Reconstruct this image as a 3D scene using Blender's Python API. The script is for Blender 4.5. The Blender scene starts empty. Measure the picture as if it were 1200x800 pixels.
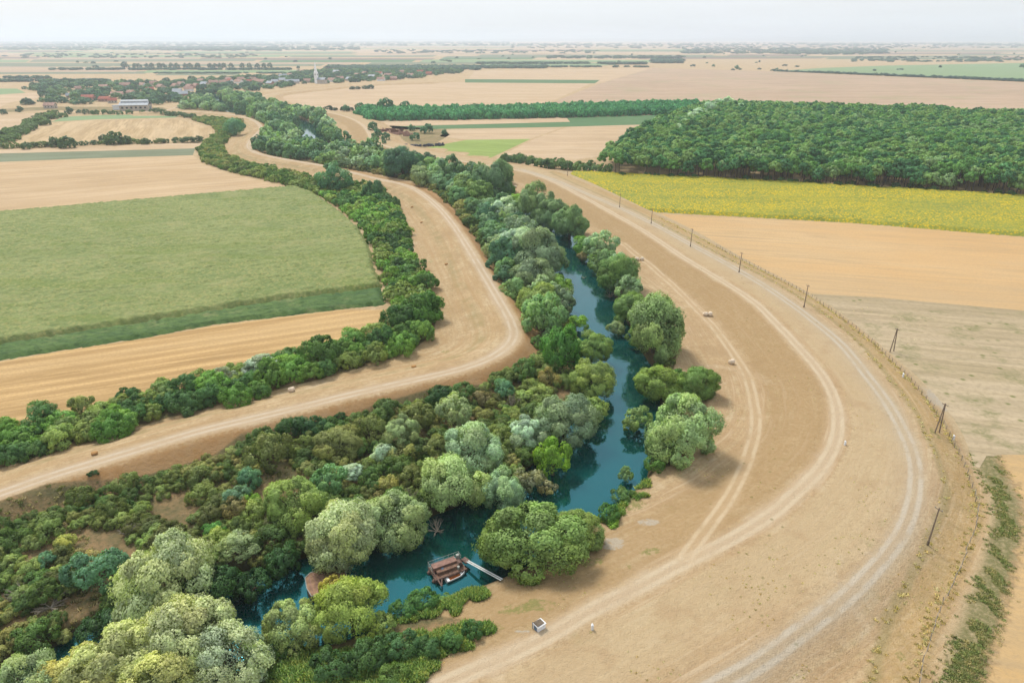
import bpy, bmesh, math, random
import numpy as np
from mathutils import Vector
R_ = math.radians
rng = np.random.default_rng(7)
random.seed(7)
scene = bpy.context.scene
COL = scene.collection

# ------------------------------------------------------------------ camera
CH, PITCH, F = 75.0, R_(23.9), 800.0
cam_d = bpy.data.cameras.new('camera'); cam = bpy.data.objects.new('camera', cam_d); COL.objects.link(cam)
cam_d.lens = 24; cam_d.sensor_width = 36; cam_d.clip_end = 60000; cam_d.clip_start = 1
cam.location = (0, 0, CH); cam.rotation_euler = (R_(90) - PITCH, 0, 0); scene.camera = cam

def W(px, py, z=0.0):
    """where the photograph's pixel meets the level z"""
    px = np.asarray(px, float); py = np.asarray(py, float)
    a = (px - 600) / F; b = (py - 400) / F
    dy = math.cos(PITCH) - b * math.sin(PITCH); dz = -math.sin(PITCH) - b * math.cos(PITCH)
    dz = np.minimum(dz, -0.0015)
    t = (z - CH) / dz
    return np.stack([a * t, dy * t], -1)
def WP(pts, z=0.0):
    p = np.array(pts, float); return W(p[:, 0], p[:, 1], z)
def depth_of(x, y, z=0.0):
    return y * math.cos(PITCH) + (CH - z) * math.sin(PITCH)
def PX(x, y, z=0.0):
    d = depth_of(x, y, z)
    return 600 + F * x / d, 400 - F * (y * math.sin(PITCH) - (CH - z) * math.cos(PITCH)) / d

def catmull(p, n=3):
    p = np.array(p, float); q = np.vstack([2 * p[0] - p[1], p, 2 * p[-1] - p[-2]]); out = []
    for i in range(1, len(q) - 2):
        a, b, c, d = q[i - 1], q[i], q[i + 1], q[i + 2]
        for k in range(n):
            t = k / n
            out.append(0.5 * (2 * b + (c - a) * t + (2 * a - 5 * b + 4 * c - d) * t * t + (3 * b - a - 3 * c + d) * t ** 3))
    out.append(q[-2]); return np.array(out)
def sdline(P, line, lim=90.0):
    """signed distance (+ = right of travel) and length along, limited to lim"""
    d = np.full(len(P), 999.0); s = np.zeros(len(P))
    lo = line.min(0) - lim; hi = line.max(0) + lim
    sel = np.where((P[:, 0] > lo[0]) & (P[:, 0] < hi[0]) & (P[:, 1] > lo[1]) & (P[:, 1] < hi[1]))[0]
    if len(sel) == 0: return d, s
    Q = P[sel]; bd = np.full(len(Q), 1e9); bs = np.zeros(len(Q)); sg = np.ones(len(Q)); L = 0.0
    for a, b in zip(line[:-1], line[1:]):
        v = b - a; l = math.hypot(*v)
        if l < 1e-6: continue
        near = np.where((Q[:, 0] > min(a[0], b[0]) - lim) & (Q[:, 0] < max(a[0], b[0]) + lim) & (Q[:, 1] > min(a[1], b[1]) - lim) & (Q[:, 1] < max(a[1], b[1]) + lim))[0]
        w = Q[near] - a; t = np.clip((w @ v) / (l * l), 0, 1); r = w - t[:, None] * v
        dd = np.hypot(r[:, 0], r[:, 1]); m = dd < bd[near]; nm = near[m]
        bd[nm] = dd[m]; bs[nm] = L + t[m] * l; sg[nm] = np.where(v[0] * w[m, 1] - v[1] * w[m, 0] > 0, -1, 1); L += l
    ok = bd < 1e8
    d[sel[ok]] = bd[ok] * sg[ok]; s[sel[ok]] = bs[ok]
    return d, s
def sdpoly(P, poly, lim=30.0):
    """+ inside"""
    poly = np.array(poly, float); P = np.asarray(P, float)
    out = np.full(len(P), -999.0)
    lo = poly.min(0) - lim; hi = poly.max(0) + lim
    sel = np.where((P[:, 0] > lo[0]) & (P[:, 0] < hi[0]) & (P[:, 1] > lo[1]) & (P[:, 1] < hi[1]))[0]
    if len(sel) == 0: return out
    Q = P[sel]; ins = np.zeros(len(Q), bool); bd = np.full(len(Q), 1e9)
    for a, b in zip(poly, np.roll(poly, -1, 0)):
        v = b - a; l2 = v @ v
        if l2 < 1e-9: continue
        w = Q - a; t = np.clip((w @ v) / l2, 0, 1); r = w - t[:, None] * v
        bd = np.minimum(bd, np.hypot(r[:, 0], r[:, 1]))
        c = (a[1] > Q[:, 1]) != (b[1] > Q[:, 1])
        with np.errstate(divide='ignore', invalid='ignore'):
            xi = a[0] + (Q[:, 1] - a[1]) * v[0] / v[1]
        ins ^= c & (Q[:, 0] < xi)
    out[sel] = np.where(ins, bd, -bd); return out
def sstep(a, b, x):
    t = np.clip((x - a) / (b - a), 0, 1); return t * t * (3 - 2 * t)
def vnoise(x, y, seed=0):
    """smooth value noise"""
    xi = np.floor(x).astype(np.int64); yi = np.floor(y).astype(np.int64); fx = x - xi; fy = y - yi
    fx = fx * fx * (3 - 2 * fx); fy = fy * fy * (3 - 2 * fy)
    def h(a, b):
        n = (a * 374761393 + b * 668265263 + seed * 1442695) & 0x7fffffff
        n = (n ^ (n >> 13)) * 1274126177 & 0x7fffffff
        return ((n ^ (n >> 16)) & 0xffff) / 65535.0
    return (h(xi, yi) * (1 - fx) + h(xi + 1, yi) * fx) * (1 - fy) + (h(xi, yi + 1) * (1 - fx) + h(xi + 1, yi + 1) * fx) * fy

# ------------------------------------------------------------------ lines of the place
ZL, ZR = 2.6, 2.0
LEVEE_L = catmull(WP([(-160, 617), (-60, 594), (0, 578), (60, 557), (150, 530), (230, 506), (330, 482), (420, 460), (490, 444), (540, 432), (575, 419), (596, 404), (602, 390), (597, 373), (584, 350), (565, 318), (547, 288), (527, 258), (505, 235), (478, 218), (440, 209), (400, 199), (372, 193), (330, 186), (300, 179), (291, 170), (299, 159), (306, 150), (295, 140), (270, 134), (235, 131), (200, 131), (170, 131)], ZL), 3)
LEVEE_FAR = catmull(WP([(190, 131), (212, 124), (235, 116), (262, 110)], 1.5), 3)
TRACK_P = catmull(WP([(430, 838), (527, 798), (567, 780), (633, 750), (700, 711), (755, 684), (803, 658), (860, 630), (907, 600), (935, 575), (961, 549), (977, 522), (982, 497), (978, 468), (962, 437), (930, 400), (910, 379), (883, 353), (843, 327), (800, 301), (760, 274), (722, 252), (680, 229), (640, 209), (600, 198), (560, 192), (520, 185), (480, 178), (455, 172), (437, 164), (430, 152), (420, 143), (403, 136), (385, 132), (358, 129), (330, 124), (312, 117), (310, 112), (330, 108), (370, 104), (400, 101), (440, 98), (500, 96)], ZR), 3)
TRACK_Q = catmull(WP([(803, 664), (822, 636), (845, 603), (863, 570), (878, 532), (886, 497), (883, 468), (875, 440), (858, 412), (838, 385), (812, 358), (786, 332), (760, 310), (730, 286)], 0.0), 3)
TRACK_G = catmull(WP([(830, 808), (870, 786), (900, 767), (950, 730), (993, 697), (1027, 663), (1053, 630), (1067, 600), (1073, 567), (1071, 538), (1060, 508), (1040, 472), (1013, 436), (987, 404), (960, 381), (930, 358), (893, 333), (850, 308), (805, 284), (765, 262), (725, 243), (685, 226), (648, 210), (613, 199)], ZR), 3)
FENCE = catmull(WP([(1070, 830), (1077, 797), (1087, 757), (1100, 720), (1120, 677), (1137, 633), (1146, 600), (1133, 557), (1113, 519), (1093, 485), (1057, 442), (1030, 412), (1007, 392), (967, 363), (917, 333), (867, 308), (800, 274), (757, 252), (720, 235), (690, 222), (655, 206)], 0.0), 3)
WEED = catmull(WP([(1122, 840), (1130, 800), (1137, 765), (1150, 730), (1160, 695), (1172, 655), (1180, 620), (1180, 590), (1168, 563), (1153, 533)]), 6)
ZW = -1.7
RIVER = catmull(WP([(-260, 900), (0, 850), (100, 800), (220, 752), (325, 716), (400, 692), (470, 668), (535, 645), (597, 613), (652, 583), (694, 552), (714, 515), (724, 480), (724, 450), (716, 422), (703, 396), (692, 368), (682, 343), (668, 312), (655, 290), (638, 266), (612, 246), (580, 228), (540, 208), (500, 195), (460, 185), (420, 180), (392, 177), (370, 169), (362, 154), (350, 143), (320, 138), (290, 134), (268, 129), (258, 121), (250, 114), (240, 106)], ZW), 3)

Z_HEDGE = WP([(-260, 548), (0, 502), (100, 487), (200, 455), (300, 433), (400, 409), (449, 393), (460, 372), (455, 345), (446, 318), (437, 288), (423, 265), (400, 246), (372, 228), (345, 219), (300, 209), (262, 200), (238, 190), (232, 176), (240, 166), (255, 157), (248, 148), (228, 142), (226, 138), (255, 139), (284, 143), (283, 152), (270, 161), (261, 172), (268, 183), (290, 192), (340, 202), (372, 214), (400, 219), (425, 219), (450, 227), (463, 242), (476, 264), (480, 292), (498, 327), (514, 365), (508, 392), (480, 413), (400, 438), (310, 461), (200, 489), (100, 521), (0, 549), (-260, 610)])
Z_LEFT = WP([(-260, 650), (0, 602), (60, 580), (150, 564), (250, 534), (285, 517), (400, 494), (440, 480), (500, 464), (560, 453), (600, 441), (606, 428), (633, 413), (629, 398), (631, 386), (618, 378), (605, 364), (595, 346), (583, 329), (575, 312), (560, 285), (545, 262), (528, 241), (505, 223), (480, 212), (440, 204), (400, 197), (372, 192), (400, 170), (480, 190), (560, 215), (640, 262), (672, 305), (690, 350), (718, 415), (730, 460), (725, 500), (700, 550), (600, 613), (470, 668), (325, 716), (100, 800), (-50, 900), (-400, 900)])
Z_FAR = WP([(372, 192), (335, 186), (302, 179), (304, 169), (318, 157), (315, 149), (292, 137), (262, 131), (222, 129), (205, 128), (222, 121), (258, 112), (300, 115), (340, 127), (376, 134), (386, 148), (388, 160), (396, 168), (440, 176), (480, 184), (520, 193), (560, 203), (590, 216), (560, 232), (480, 205)])
Z_RIGHT = WP([(480, 184), (520, 193), (560, 203), (590, 216), (605, 226), (640, 242), (676, 262), (690, 285), (712, 305), (742, 330), (752, 350), (786, 368), (797, 405), (790, 432), (828, 450), (830, 480), (832, 510), (800, 540), (762, 556), (730, 575), (706, 604), (700, 625), (690, 650), (655, 668), (585, 672), (560, 690), (500, 715), (585, 742), (560, 760), (480, 800), (400, 850), (200, 850), (325, 716), (470, 668), (600, 613), (700, 550), (728, 480), (716, 422), (692, 368), (655, 290), (580, 228), (480, 195)])

def height(P):
    P = np.asarray(P, float)
    dl, _ = sdline(P, LEVEE_L); dp, _ = sdline(P, TRACK_P); dr, _ = sdline(P, RIVER, 40); lf, _ = sdline(P, LEVEE_FAR)
    h = ZL * np.where(dl > 0, 1 - sstep(2.2, 8.0, dl), 1 - sstep(3.0, 15.0, -dl)) * (np.abs(dl) < 80)
    h = np.maximum(h, 1.5 * (1 - sstep(3, 9, np.abs(lf))))
    k = np.where(dp < 0, 1 - sstep(1.6, 15.0, -dp), 1 - sstep(16.0, 25.0, dp)) * (np.abs(dp) < 80)
    h = np.maximum(h, ZR * k)
    rough = (vnoise(P[:, 0] / 9, P[:, 1] / 9, 3) - .5) * .5 + (vnoise(P[:, 0] / 2.7, P[:, 1] / 2.7, 5) - .5) * .16
    h = h + rough * sstep(60, 20, np.abs(dr)) * (1 - np.clip(h, 0, 1) * .8)
    w = 7.7 + 1.6 * (vnoise(P[:, 0] / 6, P[:, 1] / 6, 9) - .5)
    return h - 4.2 * (1 - sstep(0, 3.6, np.abs(dr) - w))
def place(px, py, dz=0.0):
    z = 0.0
    for _ in range(4):
        p = W(px, py, z + dz); z = float(height(p[None])[0])
    return float(p[0]), float(p[1]), z

# ------------------------------------------------------------------ materials
def lin(c):
    return tuple(((v / 255) / 12.92 if v / 255 <= .04045 else ((v / 255 + .055) / 1.055) ** 2.4) for v in c)
KALB = 1.64
def alb(r, g, b, k=1.0):
    return tuple(min(.85, v / KALB * k) for v in lin((r, g, b)))
class G:
    """small shader graph helper"""
    def __init__(s, name):
        s.m = bpy.data.materials.new(name); s.m.use_nodes = True; s.t = s.m.node_tree; s.t.nodes.clear()
        s.out = s.t.nodes.new('ShaderNodeOutputMaterial')
    def n(s, typ, **kw):
        x = s.t.nodes.new(typ)
        for k, v in kw.items(): setattr(x, k, v)
        return x
    def put(s, sock, v):
        if isinstance(v, bpy.types.NodeSocket): s.t.links.new(v, sock)
        elif isinstance(v, (tuple, list)) and len(v) == 3 and sock.type == 'RGBA': sock.default_value = (*v, 1)
        else: sock.default_value = v
    def math(s, op, a, b=0.0, c=None):
        x = s.n('ShaderNodeMath', operation=op); s.put(x.inputs[0], a); s.put(x.inputs[1], b)
        if c is not None: s.put(x.inputs[2], c)
        return x.outputs[0]
    def mr(s, v, a, b, c=0.0, d=1.0, smooth=True):
        x = s.n('ShaderNodeMapRange'); x.interpolation_type = 'SMOOTHSTEP' if smooth else 'LINEAR'
        for i, q in enumerate((v, a, b, c, d)): s.put(x.inputs[i], q)
        return x.outputs[0]
    def mix(s, f, a, b, mode='MIX'):
        x = s.n('ShaderNodeMix', data_type='RGBA', blend_type=mode); s.put(x.inputs[0], f); s.put(x.inputs[6], a); s.put(x.inputs[7], b)
        return x.outputs[2]
    def attr(s, name):
        return s.n('ShaderNodeAttribute', attribute_name=name).outputs['Fac']
    def xyz(s, x, y, z=0.0):
        c = s.n('ShaderNodeCombineXYZ'); s.put(c.inputs[0], x); s.put(c.inputs[1], y); s.put(c.inputs[2], z); return c.outputs[0]
    def obj(s): return s.n('ShaderNodeTexCoord').outputs['Object']
    def map(s, v, sc=(1, 1, 1), rz=0.0, loc=(0, 0, 0)):
        x = s.n('ShaderNodeMapping'); s.put(x.inputs[0], v); x.inputs[1].default_value = loc; x.inputs[2].default_value = (0, 0, rz); x.inputs[3].default_value = sc
        return x.outputs[0]
    def noise(s, v, scale, detail=3.0, rough=.55, dist=0.0):
        x = s.n('ShaderNodeTexNoise'); s.put(x.inputs['Vector'], v); x.inputs['Scale'].default_value = scale; x.inputs['Detail'].default_value = detail
        x.inputs['Roughness'].default_value = rough; x.inputs['Distortion'].default_value = dist
        return x.outputs['Fac']
    def bump(s, h, strength=.3, dist=.1):
        x = s.n('ShaderNodeBump'); x.inputs['Strength'].default_value = strength; x.inputs['Distance'].default_value = dist; s.put(x.inputs['Height'], h)
        return x.outputs[0]
    def bsdf(s, col, rough=.9, spec=.2, normal=None, metal=0.0):
        x = s.n('ShaderNodeBsdfPrincipled'); s.put(x.inputs['Base Color'], col); s.put(x.inputs['Roughness'], rough)
        x.inputs['Specular IOR Level'].default_value = spec; x.inputs['Metallic'].default_value = metal
        if normal is not None: s.put(x.inputs['Normal'], normal)
        return x.outputs[0]
    def done(s, sh):
        s.t.links.new(sh, s.out.inputs['Surface']); return s.m

def simple(name, col, rough=.7, spec=.3, var=.25, scale=3.0, metal=0.0):
    g = G(name); o = g.obj(); n = g.noise(o, scale, 4); n2 = g.noise(o, scale * 7, 2)
    c = g.mix(g.mr(n, .3, .7), tuple(v * (1 - var) for v in col), tuple(min(.9, v * (1 + var * .6)) for v in col))
    c = g.mix(g.mr(n2, .55, .8, 0, var), c, tuple(v * .5 for v in col))
    return g.done(g.bsdf(c, rough, spec, g.bump(n2, .2, .02), metal))

def ground_mat():
    g = G('dry_ground'); o = g.obj()
    dL, sL, dP, sP, dQ, dG, dF, dR = [g.attr(k) for k in ('dL', 'sL', 'dP', 'sP', 'dQ', 'dG', 'dF', 'dR')]
    veg, pale, grn, far, dLF = [g.attr(k) for k in ('veg', 'pale', 'grn', 'far', 'dLF')]
    big = g.noise(o, .035, 4); mid = g.noise(o, .22, 4, .6); fin = g.noise(o, 1.3, 4, .65); vf = g.noise(o, 5.0, 2, .6)
    base = g.mix(g.mr(big, .3, .7), alb(230, 202, 160), alb(218, 186, 140))
    base = g.mix(g.mr(mid, .42, .7, 0, .75), base, alb(200, 166, 120))
    base = g.mix(g.mr(fin, .45, .68, 0, .6), base, alb(162, 130, 92))
    base = g.mix(g.mr(g.noise(o, .6, 5, .7), .5, .66, 0, .6), base, alb(178, 148, 104))
    base = g.mix(g.mr(vf, .55, .75, 0, .5), base, alb(158, 128, 88))
    base = g.mix(g.mr(vf, .5, .3, 0, .45), base, alb(238, 212, 174))
    pa = g.noise(o, .09, 6, .68, .6); pb = g.noise(g.map(o, (1, 1, 1), 0, (40, 11, 0)), .16, 6, .7)
    base = g.mix(g.mr(pa, .52, .66, 0, .6), base, alb(186, 152, 112)); base = g.mix(g.mr(pa, .46, .34, 0, .5), base, alb(240, 218, 184))
    base = g.mix(g.mr(pb, .57, .68, 0, .4), base, alb(170, 158, 104)); base = g.mix(g.mr(pb, .42, .3, 0, .4), base, alb(212, 168, 122))
    # streaks that follow the levees (mowing, tyre lines)
    stP = g.noise(g.xyz(g.math('MULTIPLY', dP, .85), g.math('MULTIPLY', sP, .035)), 1.0, 5, .65)
    stL = g.noise(g.xyz(g.math('MULTIPLY', dL, .85), g.math('MULTIPLY', sL, .035)), 1.0, 5, .65)
    nearP = g.mr(g.math('ABSOLUTE', dP), 34, 46, 1, 0); nearL = g.mr(g.math('ABSOLUTE', dL), 26, 34, 1, 0)
    base = g.mix(g.math('MULTIPLY', g.mr(stP, .38, .62), g.math('MULTIPLY', nearP, .75)), base, alb(194, 154, 108))
    base = g.mix(g.math('MULTIPLY', g.mr(stP, .52, .68), g.math('MULTIPLY', nearP, .6)), base, alb(236, 210, 174))
    base = g.mix(g.math('MULTIPLY', g.mr(stL, .40, .62), g.math('MULTIPLY', nearL, .7)), base, alb(198, 160, 112))
    # inner slope of the right bank: darker brown grass
    wob = g.math('MULTIPLY', g.math('SUBTRACT', mid, .5), 2.6)
    dPw = g.math('ADD', dP, wob)
    sl = g.math('MULTIPLY', g.mr(dPw, -16, -12), g.mr(dPw, -3.2, -1.4, 1, 0))
    base = g.mix(g.math('MULTIPLY', sl, g.mr(fin, .2, .8, .4, .85)), base, alb(180, 146, 98))
    # crest between the two tracks: pinkish grey brown
    cr = g.math('MULTIPLY', g.mr(dPw, 1.5, 4), g.mr(dPw, 11, 15, 1, 0))
    base = g.mix(g.math('MULTIPLY', cr, .65), base, alb(216, 190, 150))
    base = g.mix(g.math('MULTIPLY', cr, g.mr(mid, .5, .7, 0, .5)), base, alb(196, 162, 122))
    # slope of the left levee on the river side: rusty grass
    dLw = g.math('ADD', dL, g.math('MULTIPLY', g.math('SUBTRACT', fin, .5), 2.2))
    sl = g.math('MULTIPLY', g.mr(dLw, 2.2, 3.6), g.mr(dLw, 10, 16, 1, 0))
    base = g.mix(g.math('MULTIPLY', sl, .8), base, g.mix(g.mr(mid, .35, .7), alb(190, 146, 98), alb(184, 128, 66)))
    # faint green stripes on the left berm
    gb = g.math('MULTIPLY', g.mr(dLw, -12, -9), g.mr(dLw, -8, -6.2, 1, 0))
    base = g.mix(g.math('MULTIPLY', gb, g.mr(mid, .35, .65, 0, .5)), base, alb(160, 150, 100))
    # yellow tall grass along the fence
    dFw = g.math('ADD', dF, wob)
    rs_ = g.math('MULTIPLY', g.mr(dFw, 1.0, 3.0), g.mr(dF, 15, 19, 1, 0))
    base = g.mix(g.math('MULTIPLY', rs_, .75), base, g.mix(g.mr(fin, .3, .7), alb(218, 194, 156), alb(200, 176, 136)))
    fy = g.math('MULTIPLY', g.mr(dFw, -6, -3.0), g.mr(dFw, .4, 1.6, 1, 0))
    base = g.mix(g.math('MULTIPLY', fy, g.mr(fin, .25, .7, .1, .6)), base, g.mix(g.mr(mid, .3, .7), alb(204, 164, 90), alb(176, 152, 92)))
    fg = g.math('MULTIPLY', g.mr(dFw, -6.2, -5.2), g.mr(dFw, -4.8, -3.8, 1, 0))
    base = g.mix(g.math('MULTIPLY', fg, .5), base, alb(150, 138, 82))
    dWw = g.math('ABSOLUTE', g.math('ADD', g.attr('dW'), g.math('MULTIPLY', wob, .6)))
    base = g.mix(g.math('MULTIPLY', g.mr(dWw, 1.0, 3.0, 1, 0), g.mr(fin, .25, .6, .35, 1)), base, g.mix(g.mr(vf, .3, .7), alb(112, 112, 62), alb(136, 132, 80)))
    # tracks
    def track(c, d, hw, colr, rut, soft=1.1, cut=1.0):
        dw = g.math('ADD', d, g.math('MULTIPLY', g.math('SUBTRACT', fin, .5), 1.3))
        a = g.math('ADD', g.math('ABSOLUTE', dw), g.math('MULTIPLY', g.math('SUBTRACT', pa, .5), 2.4)); m = g.mr(a, hw - .7, hw + soft, .75, 0)
        c = g.mix(g.math('MULTIPLY', m, cut), c, g.mix(g.mr(vf, .3, .7), colr, tuple(v * .9 for v in colr)))
        r = g.math('ABSOLUTE', g.math('SUBTRACT', g.math('ABSOLUTE', g.math('ADD', d, g.math('MULTIPLY', g.math('SUBTRACT', mid, .5), .5))), .85))
        m2 = g.math('MULTIPLY', g.mr(r, .12, .6, .85, 0), g.mr(mid, .3, .6, .15, .85))
        return g.mix(m2, c, rut)
    base = track(base, dP, 1.3, alb(226, 200, 168), alb(234, 212, 180))
    base = track(base, g.math('ADD', dP, 0), .1, alb(226, 200, 168), alb(234, 212, 180), 3.5, .35)
    base = track(base, dQ, 1.2, alb(222, 190, 150), alb(236, 212, 178), 1.4, .7)
    base = track(base, dG, 1.5, alb(204, 188, 166), alb(218, 204, 184), 1.2, .6)
    base = track(base, dG, 3.0, alb(210, 194, 170), alb(220, 206, 186), 3.0, .25)
    base = track(base, dL, 1.7, alb(226, 200, 170), alb(238, 220, 196), 1.3)
    base = track(base, dLF, 1.7, alb(226, 200, 170), alb(238, 220, 196), 1.3)
    # soil and leaf litter under the scrub
    vw = g.math('ADD', veg, g.math('MULTIPLY', g.math('SUBTRACT', mid, .5), .5))
    soil = g.mix(g.mr(mid, .35, .65), alb(96, 94, 52), alb(164, 130, 90))
    soil = g.mix(g.mr(fin, .45, .7, 0, .8), soil, alb(72, 76, 36)); soil = g.mix(g.mr(vf, .6, .8, 0, .5), soil, alb(176, 132, 90))
    base = g.mix(g.mr(vw, .35, .65), base, soil)
    # green patches, pale bare spots
    gw = g.math('ADD', g.math('MULTIPLY', grn, .7), g.math('ADD', g.math('MULTIPLY', g.math('SUBTRACT', fin, .5), 1.6), g.math('MULTIPLY', g.math('SUBTRACT', mid, .5), 1.2)))
    base = g.mix(g.mr(gw, .5, .85, 0, .75), base, g.mix(g.mr(vf, .3, .7), alb(112, 124, 48), alb(146, 148, 70)))
    pw = g.math('ADD', g.math('MULTIPLY', pale, .85), g.math('MULTIPLY', g.math('SUBTRACT', fin, .5), 1.5))
    base = g.mix(g.mr(pw, .5, .85, 0, .8), base, g.mix(g.mr(vf, .3, .7), alb(190, 178, 162), alb(214, 204, 188)))
    # muddy river margin
    base = g.mix(.14, base, alb(218, 204, 168))
    base = g.mix(g.mr(g.math('ABSOLUTE', dR), 9.8, 12, .85, 0), base, alb(70, 66, 40))
    # scattered tiny weeds
    wd = g.n('ShaderNodeTexVoronoi'); g.put(wd.inputs['Vector'], o); wd.inputs['Scale'].default_value = .32
    wm = g.math('MULTIPLY', g.mr(wd.outputs['Distance'], .05, .13, 1, 0), g.math('MULTIPLY', g.mr(big, .5, .6), g.mr(g.math('ABSOLUTE', dP), 0, 60, 1, 0)))
    base = g.mix(g.math('MULTIPLY', wm, .55), base, alb(120, 122, 62))
    h = g.math('ADD', g.math('MULTIPLY', fin, 1.0), g.math('MULTIPLY', vf, .5))
    return g.done(g.bsdf(base, .95, .1, g.bump(h, .9, .3)))

def field_mat(name, c1, c2, ang=0.0, spacing=4.0, stripe=.5, c3=None, patch=.02, bump=.3, fine=1.2, wobble=.15, green=0.0, soft=False):
    g = G(name); o = g.obj(); r = g.map(o, (1, 1, 1), ang)
    wv = g.map(r, (.012, 1 / spacing, 1)); w = g.noise(wv, 1.0, 2, .5)
    sep = g.n('ShaderNodeSeparateXYZ'); g.put(sep.inputs[0], r)
    ph = g.math('ADD', g.math('MULTIPLY', sep.outputs[1], 2 * math.pi / spacing), g.math('MULTIPLY', g.noise(g.map(r, (.02, .05, 1)), 1, 3), 2 * math.pi * wobble * 4))
    s = g.math('SINE', ph); big = g.noise(o, patch, 4, .6); fin = g.noise(o, fine, 4, .65)
    strk = g.noise(g.map(r, (.03, .45, 1)), 1.0, 5, .7)
    c = g.mix(g.mr(big, .3, .7), c1, c2)
    c = g.mix(g.math('MULTIPLY', g.mr(s, .1, .95), stripe), c, tuple(min(.8, v * 1.22) for v in c1))
    c = g.mix(g.math('MULTIPLY', g.mr(s, -.2, -.95), stripe * .6), c, tuple(v * .82 for v in c2))
    c = g.mix(g.mr(strk, .45, .66, 0, .8), c, tuple(v * .74 for v in c2))
    c = g.mix(g.mr(strk, .5, .3, 0, .45), c, tuple(min(.8, v * 1.2) for v in c1))
    c = g.mix(g.mr(g.noise(g.map(r, (.006, .05, 1)), 1.0, 5, .65), .45, .62, 0, .6), c, tuple(min(.8, v * k_) for v, k_ in zip(c1, (1.1, 1.13, 1.2)))) ; c = g.mix(g.mr(g.noise(g.map(r, (.004, .03, 1), 0, (31, 7, 0)), 1.0, 5, .65), .48, .64, 0, .45), c, tuple(v * .84 for v in c2))
    c = g.mix(g.mr(fin, .42, .7, 0, .45), c, tuple(v * .7 for v in c2))
    if c3: c = g.mix(g.math('MULTIPLY', g.mr(g.noise(o, patch * 3.1, 5, .65), .5, .68), g.mr(fin, .3, .6, .2, 1)), c, c3)
    if green:
        vo = g.n('ShaderNodeTexVoronoi'); g.put(vo.inputs['Vector'], o); vo.inputs['Scale'].default_value = .25
        c = g.mix(g.math('MULTIPLY', g.mr(vo.outputs['Distance'], .06, .22, 1, 0), g.math('MULTIPLY', g.mr(g.noise(o, .03, 2), .45, .6), green)), c, alb(120, 130, 70))
    sh = g.bsdf(c, .95, .08, g.bump(g.math('ADD', fin, g.math('MULTIPLY', s, .3)), bump, .3))
    if soft:       # ragged edge where the stubble thins out into the weeds
        tr = g.n('ShaderNodeBsdfTransparent'); ms = g.n('ShaderNodeMixShader'); nz = g.noise(o, .7, 4, .7)
        g.put(ms.inputs[0], g.mr(g.math('ADD', g.attr('edge'), g.math('MULTIPLY', g.math('SUBTRACT', nz, .5), 7)), .3, 3.2))
        g.t.links.new(tr.outputs[0], ms.inputs[1]); g.t.links.new(sh, ms.inputs[2]); sh = ms.outputs[0]
    return g.done(sh)

def leaf_mat(name='foliage', tint=False):
    g = G(name); oi = g.n('ShaderNodeObjectInfo'); v = g.attr('v'); h = g.attr('h')
    col = g.n('ShaderNodeAttribute', attribute_name='tint').outputs['Color'] if tint else oi.outputs['Color']; rnd = oi.outputs['Random']
    c = g.mix(h, col, g.mix(1.0, col, (1.35, 1.12, .62), 'MULTIPLY'))
    c = g.mix(g.mr(rnd, 0, 1, 0, .22, False), c, g.mix(1.0, col, (.78, .92, .95), 'MULTIPLY'))
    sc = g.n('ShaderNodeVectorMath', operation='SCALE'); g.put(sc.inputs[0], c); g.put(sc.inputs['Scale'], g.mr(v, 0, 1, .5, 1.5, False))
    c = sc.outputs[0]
    b = g.bsdf(c, .55, .25); t = g.n('ShaderNodeBsdfTranslucent')
    g.put(t.inputs['Color'], g.mix(1.0, c, (1.1, 1.25, .7), 'MULTIPLY'))
    m = g.n('ShaderNodeMixShader'); m.inputs[0].default_value = .33
    g.t.links.new(b, m.inputs[1]); g.t.links.new(t.outputs[0], m.inputs[2])
    return g.done(m.outputs[0])
M = {}
M['leaf'] = leaf_mat(); M['mass'] = leaf_mat('foliage_mass', True)
M['bark'] = simple('bark', (.12, .09, .065), .9, .1, .4, 4)
M['deadwood'] = simple('dead_wood', (.30, .26, .21), .9, .1, .3, 4)
M['ground'] = ground_mat()
M['rust'] = simple('rusty_steel', alb(138, 112, 102), .8, .2, .45, 2.5)
M['salmon'] = simple('faded_red_paint', alb(168, 130, 116), .7, .25, .3, 2)
M['deck'] = simple('weathered_deck', alb(150, 118, 100), .85, .15, .4, 3)
M['steel'] = simple('pale_steel', alb(186, 188, 180), .5, .4, .3, 3)
M['white'] = simple('white_paint', (.72, .73, .74), .55, .3, .12, 2)
M['orange'] = simple('orange_paint', alb(214, 122, 60), .6, .3, .2, 3)
M['slab'] = simple('weathered_slab', alb(134, 120, 104), .9, .1, .3, 2)
M['blue'] = simple('blue_paint', alb(110, 140, 170), .6, .3, .2, 3)
M['straw'] = simple('straw', alb(246, 226, 200, 1.25), .95, .05, .3, 6)
M['strawdark'] = simple('old_straw', alb(214, 164, 108), .95, .05, .3, 6)
M['pole'] = simple('pole_wood', (.22, .17, .13), .9, .1, .3, 3)
M['post'] = simple('post_wood', (.30, .26, .21), .9, .1, .3, 3)
M['wall'] = simple('plaster', alb(226, 214, 198), .85, .1, .2, .4)
M['wallpink'] = simple('pink_plaster', alb(206, 164, 148), .85, .1, .25, .4)
M['rooftile'] = simple('red_tiles', alb(196, 122, 104), .85, .1, .3, .6)
M['roofpink'] = simple('faded_tiles', alb(206, 168, 152), .85, .1, .3, .6)
M['roofgrey'] = simple('grey_sheet_roof', alb(176, 186, 196), .6, .3, .15, .4)
M['glass'] = simple('dark_glass', (.03, .04, .05), .2, .5, .1, 1)
M['spire'] = simple('white_spire', (.85, .86, .87), .5, .3, .08, .4)
M['scrap'] = simple('dark_scrap', (.05, .055, .08), .7, .3, .5, .7)
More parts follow.
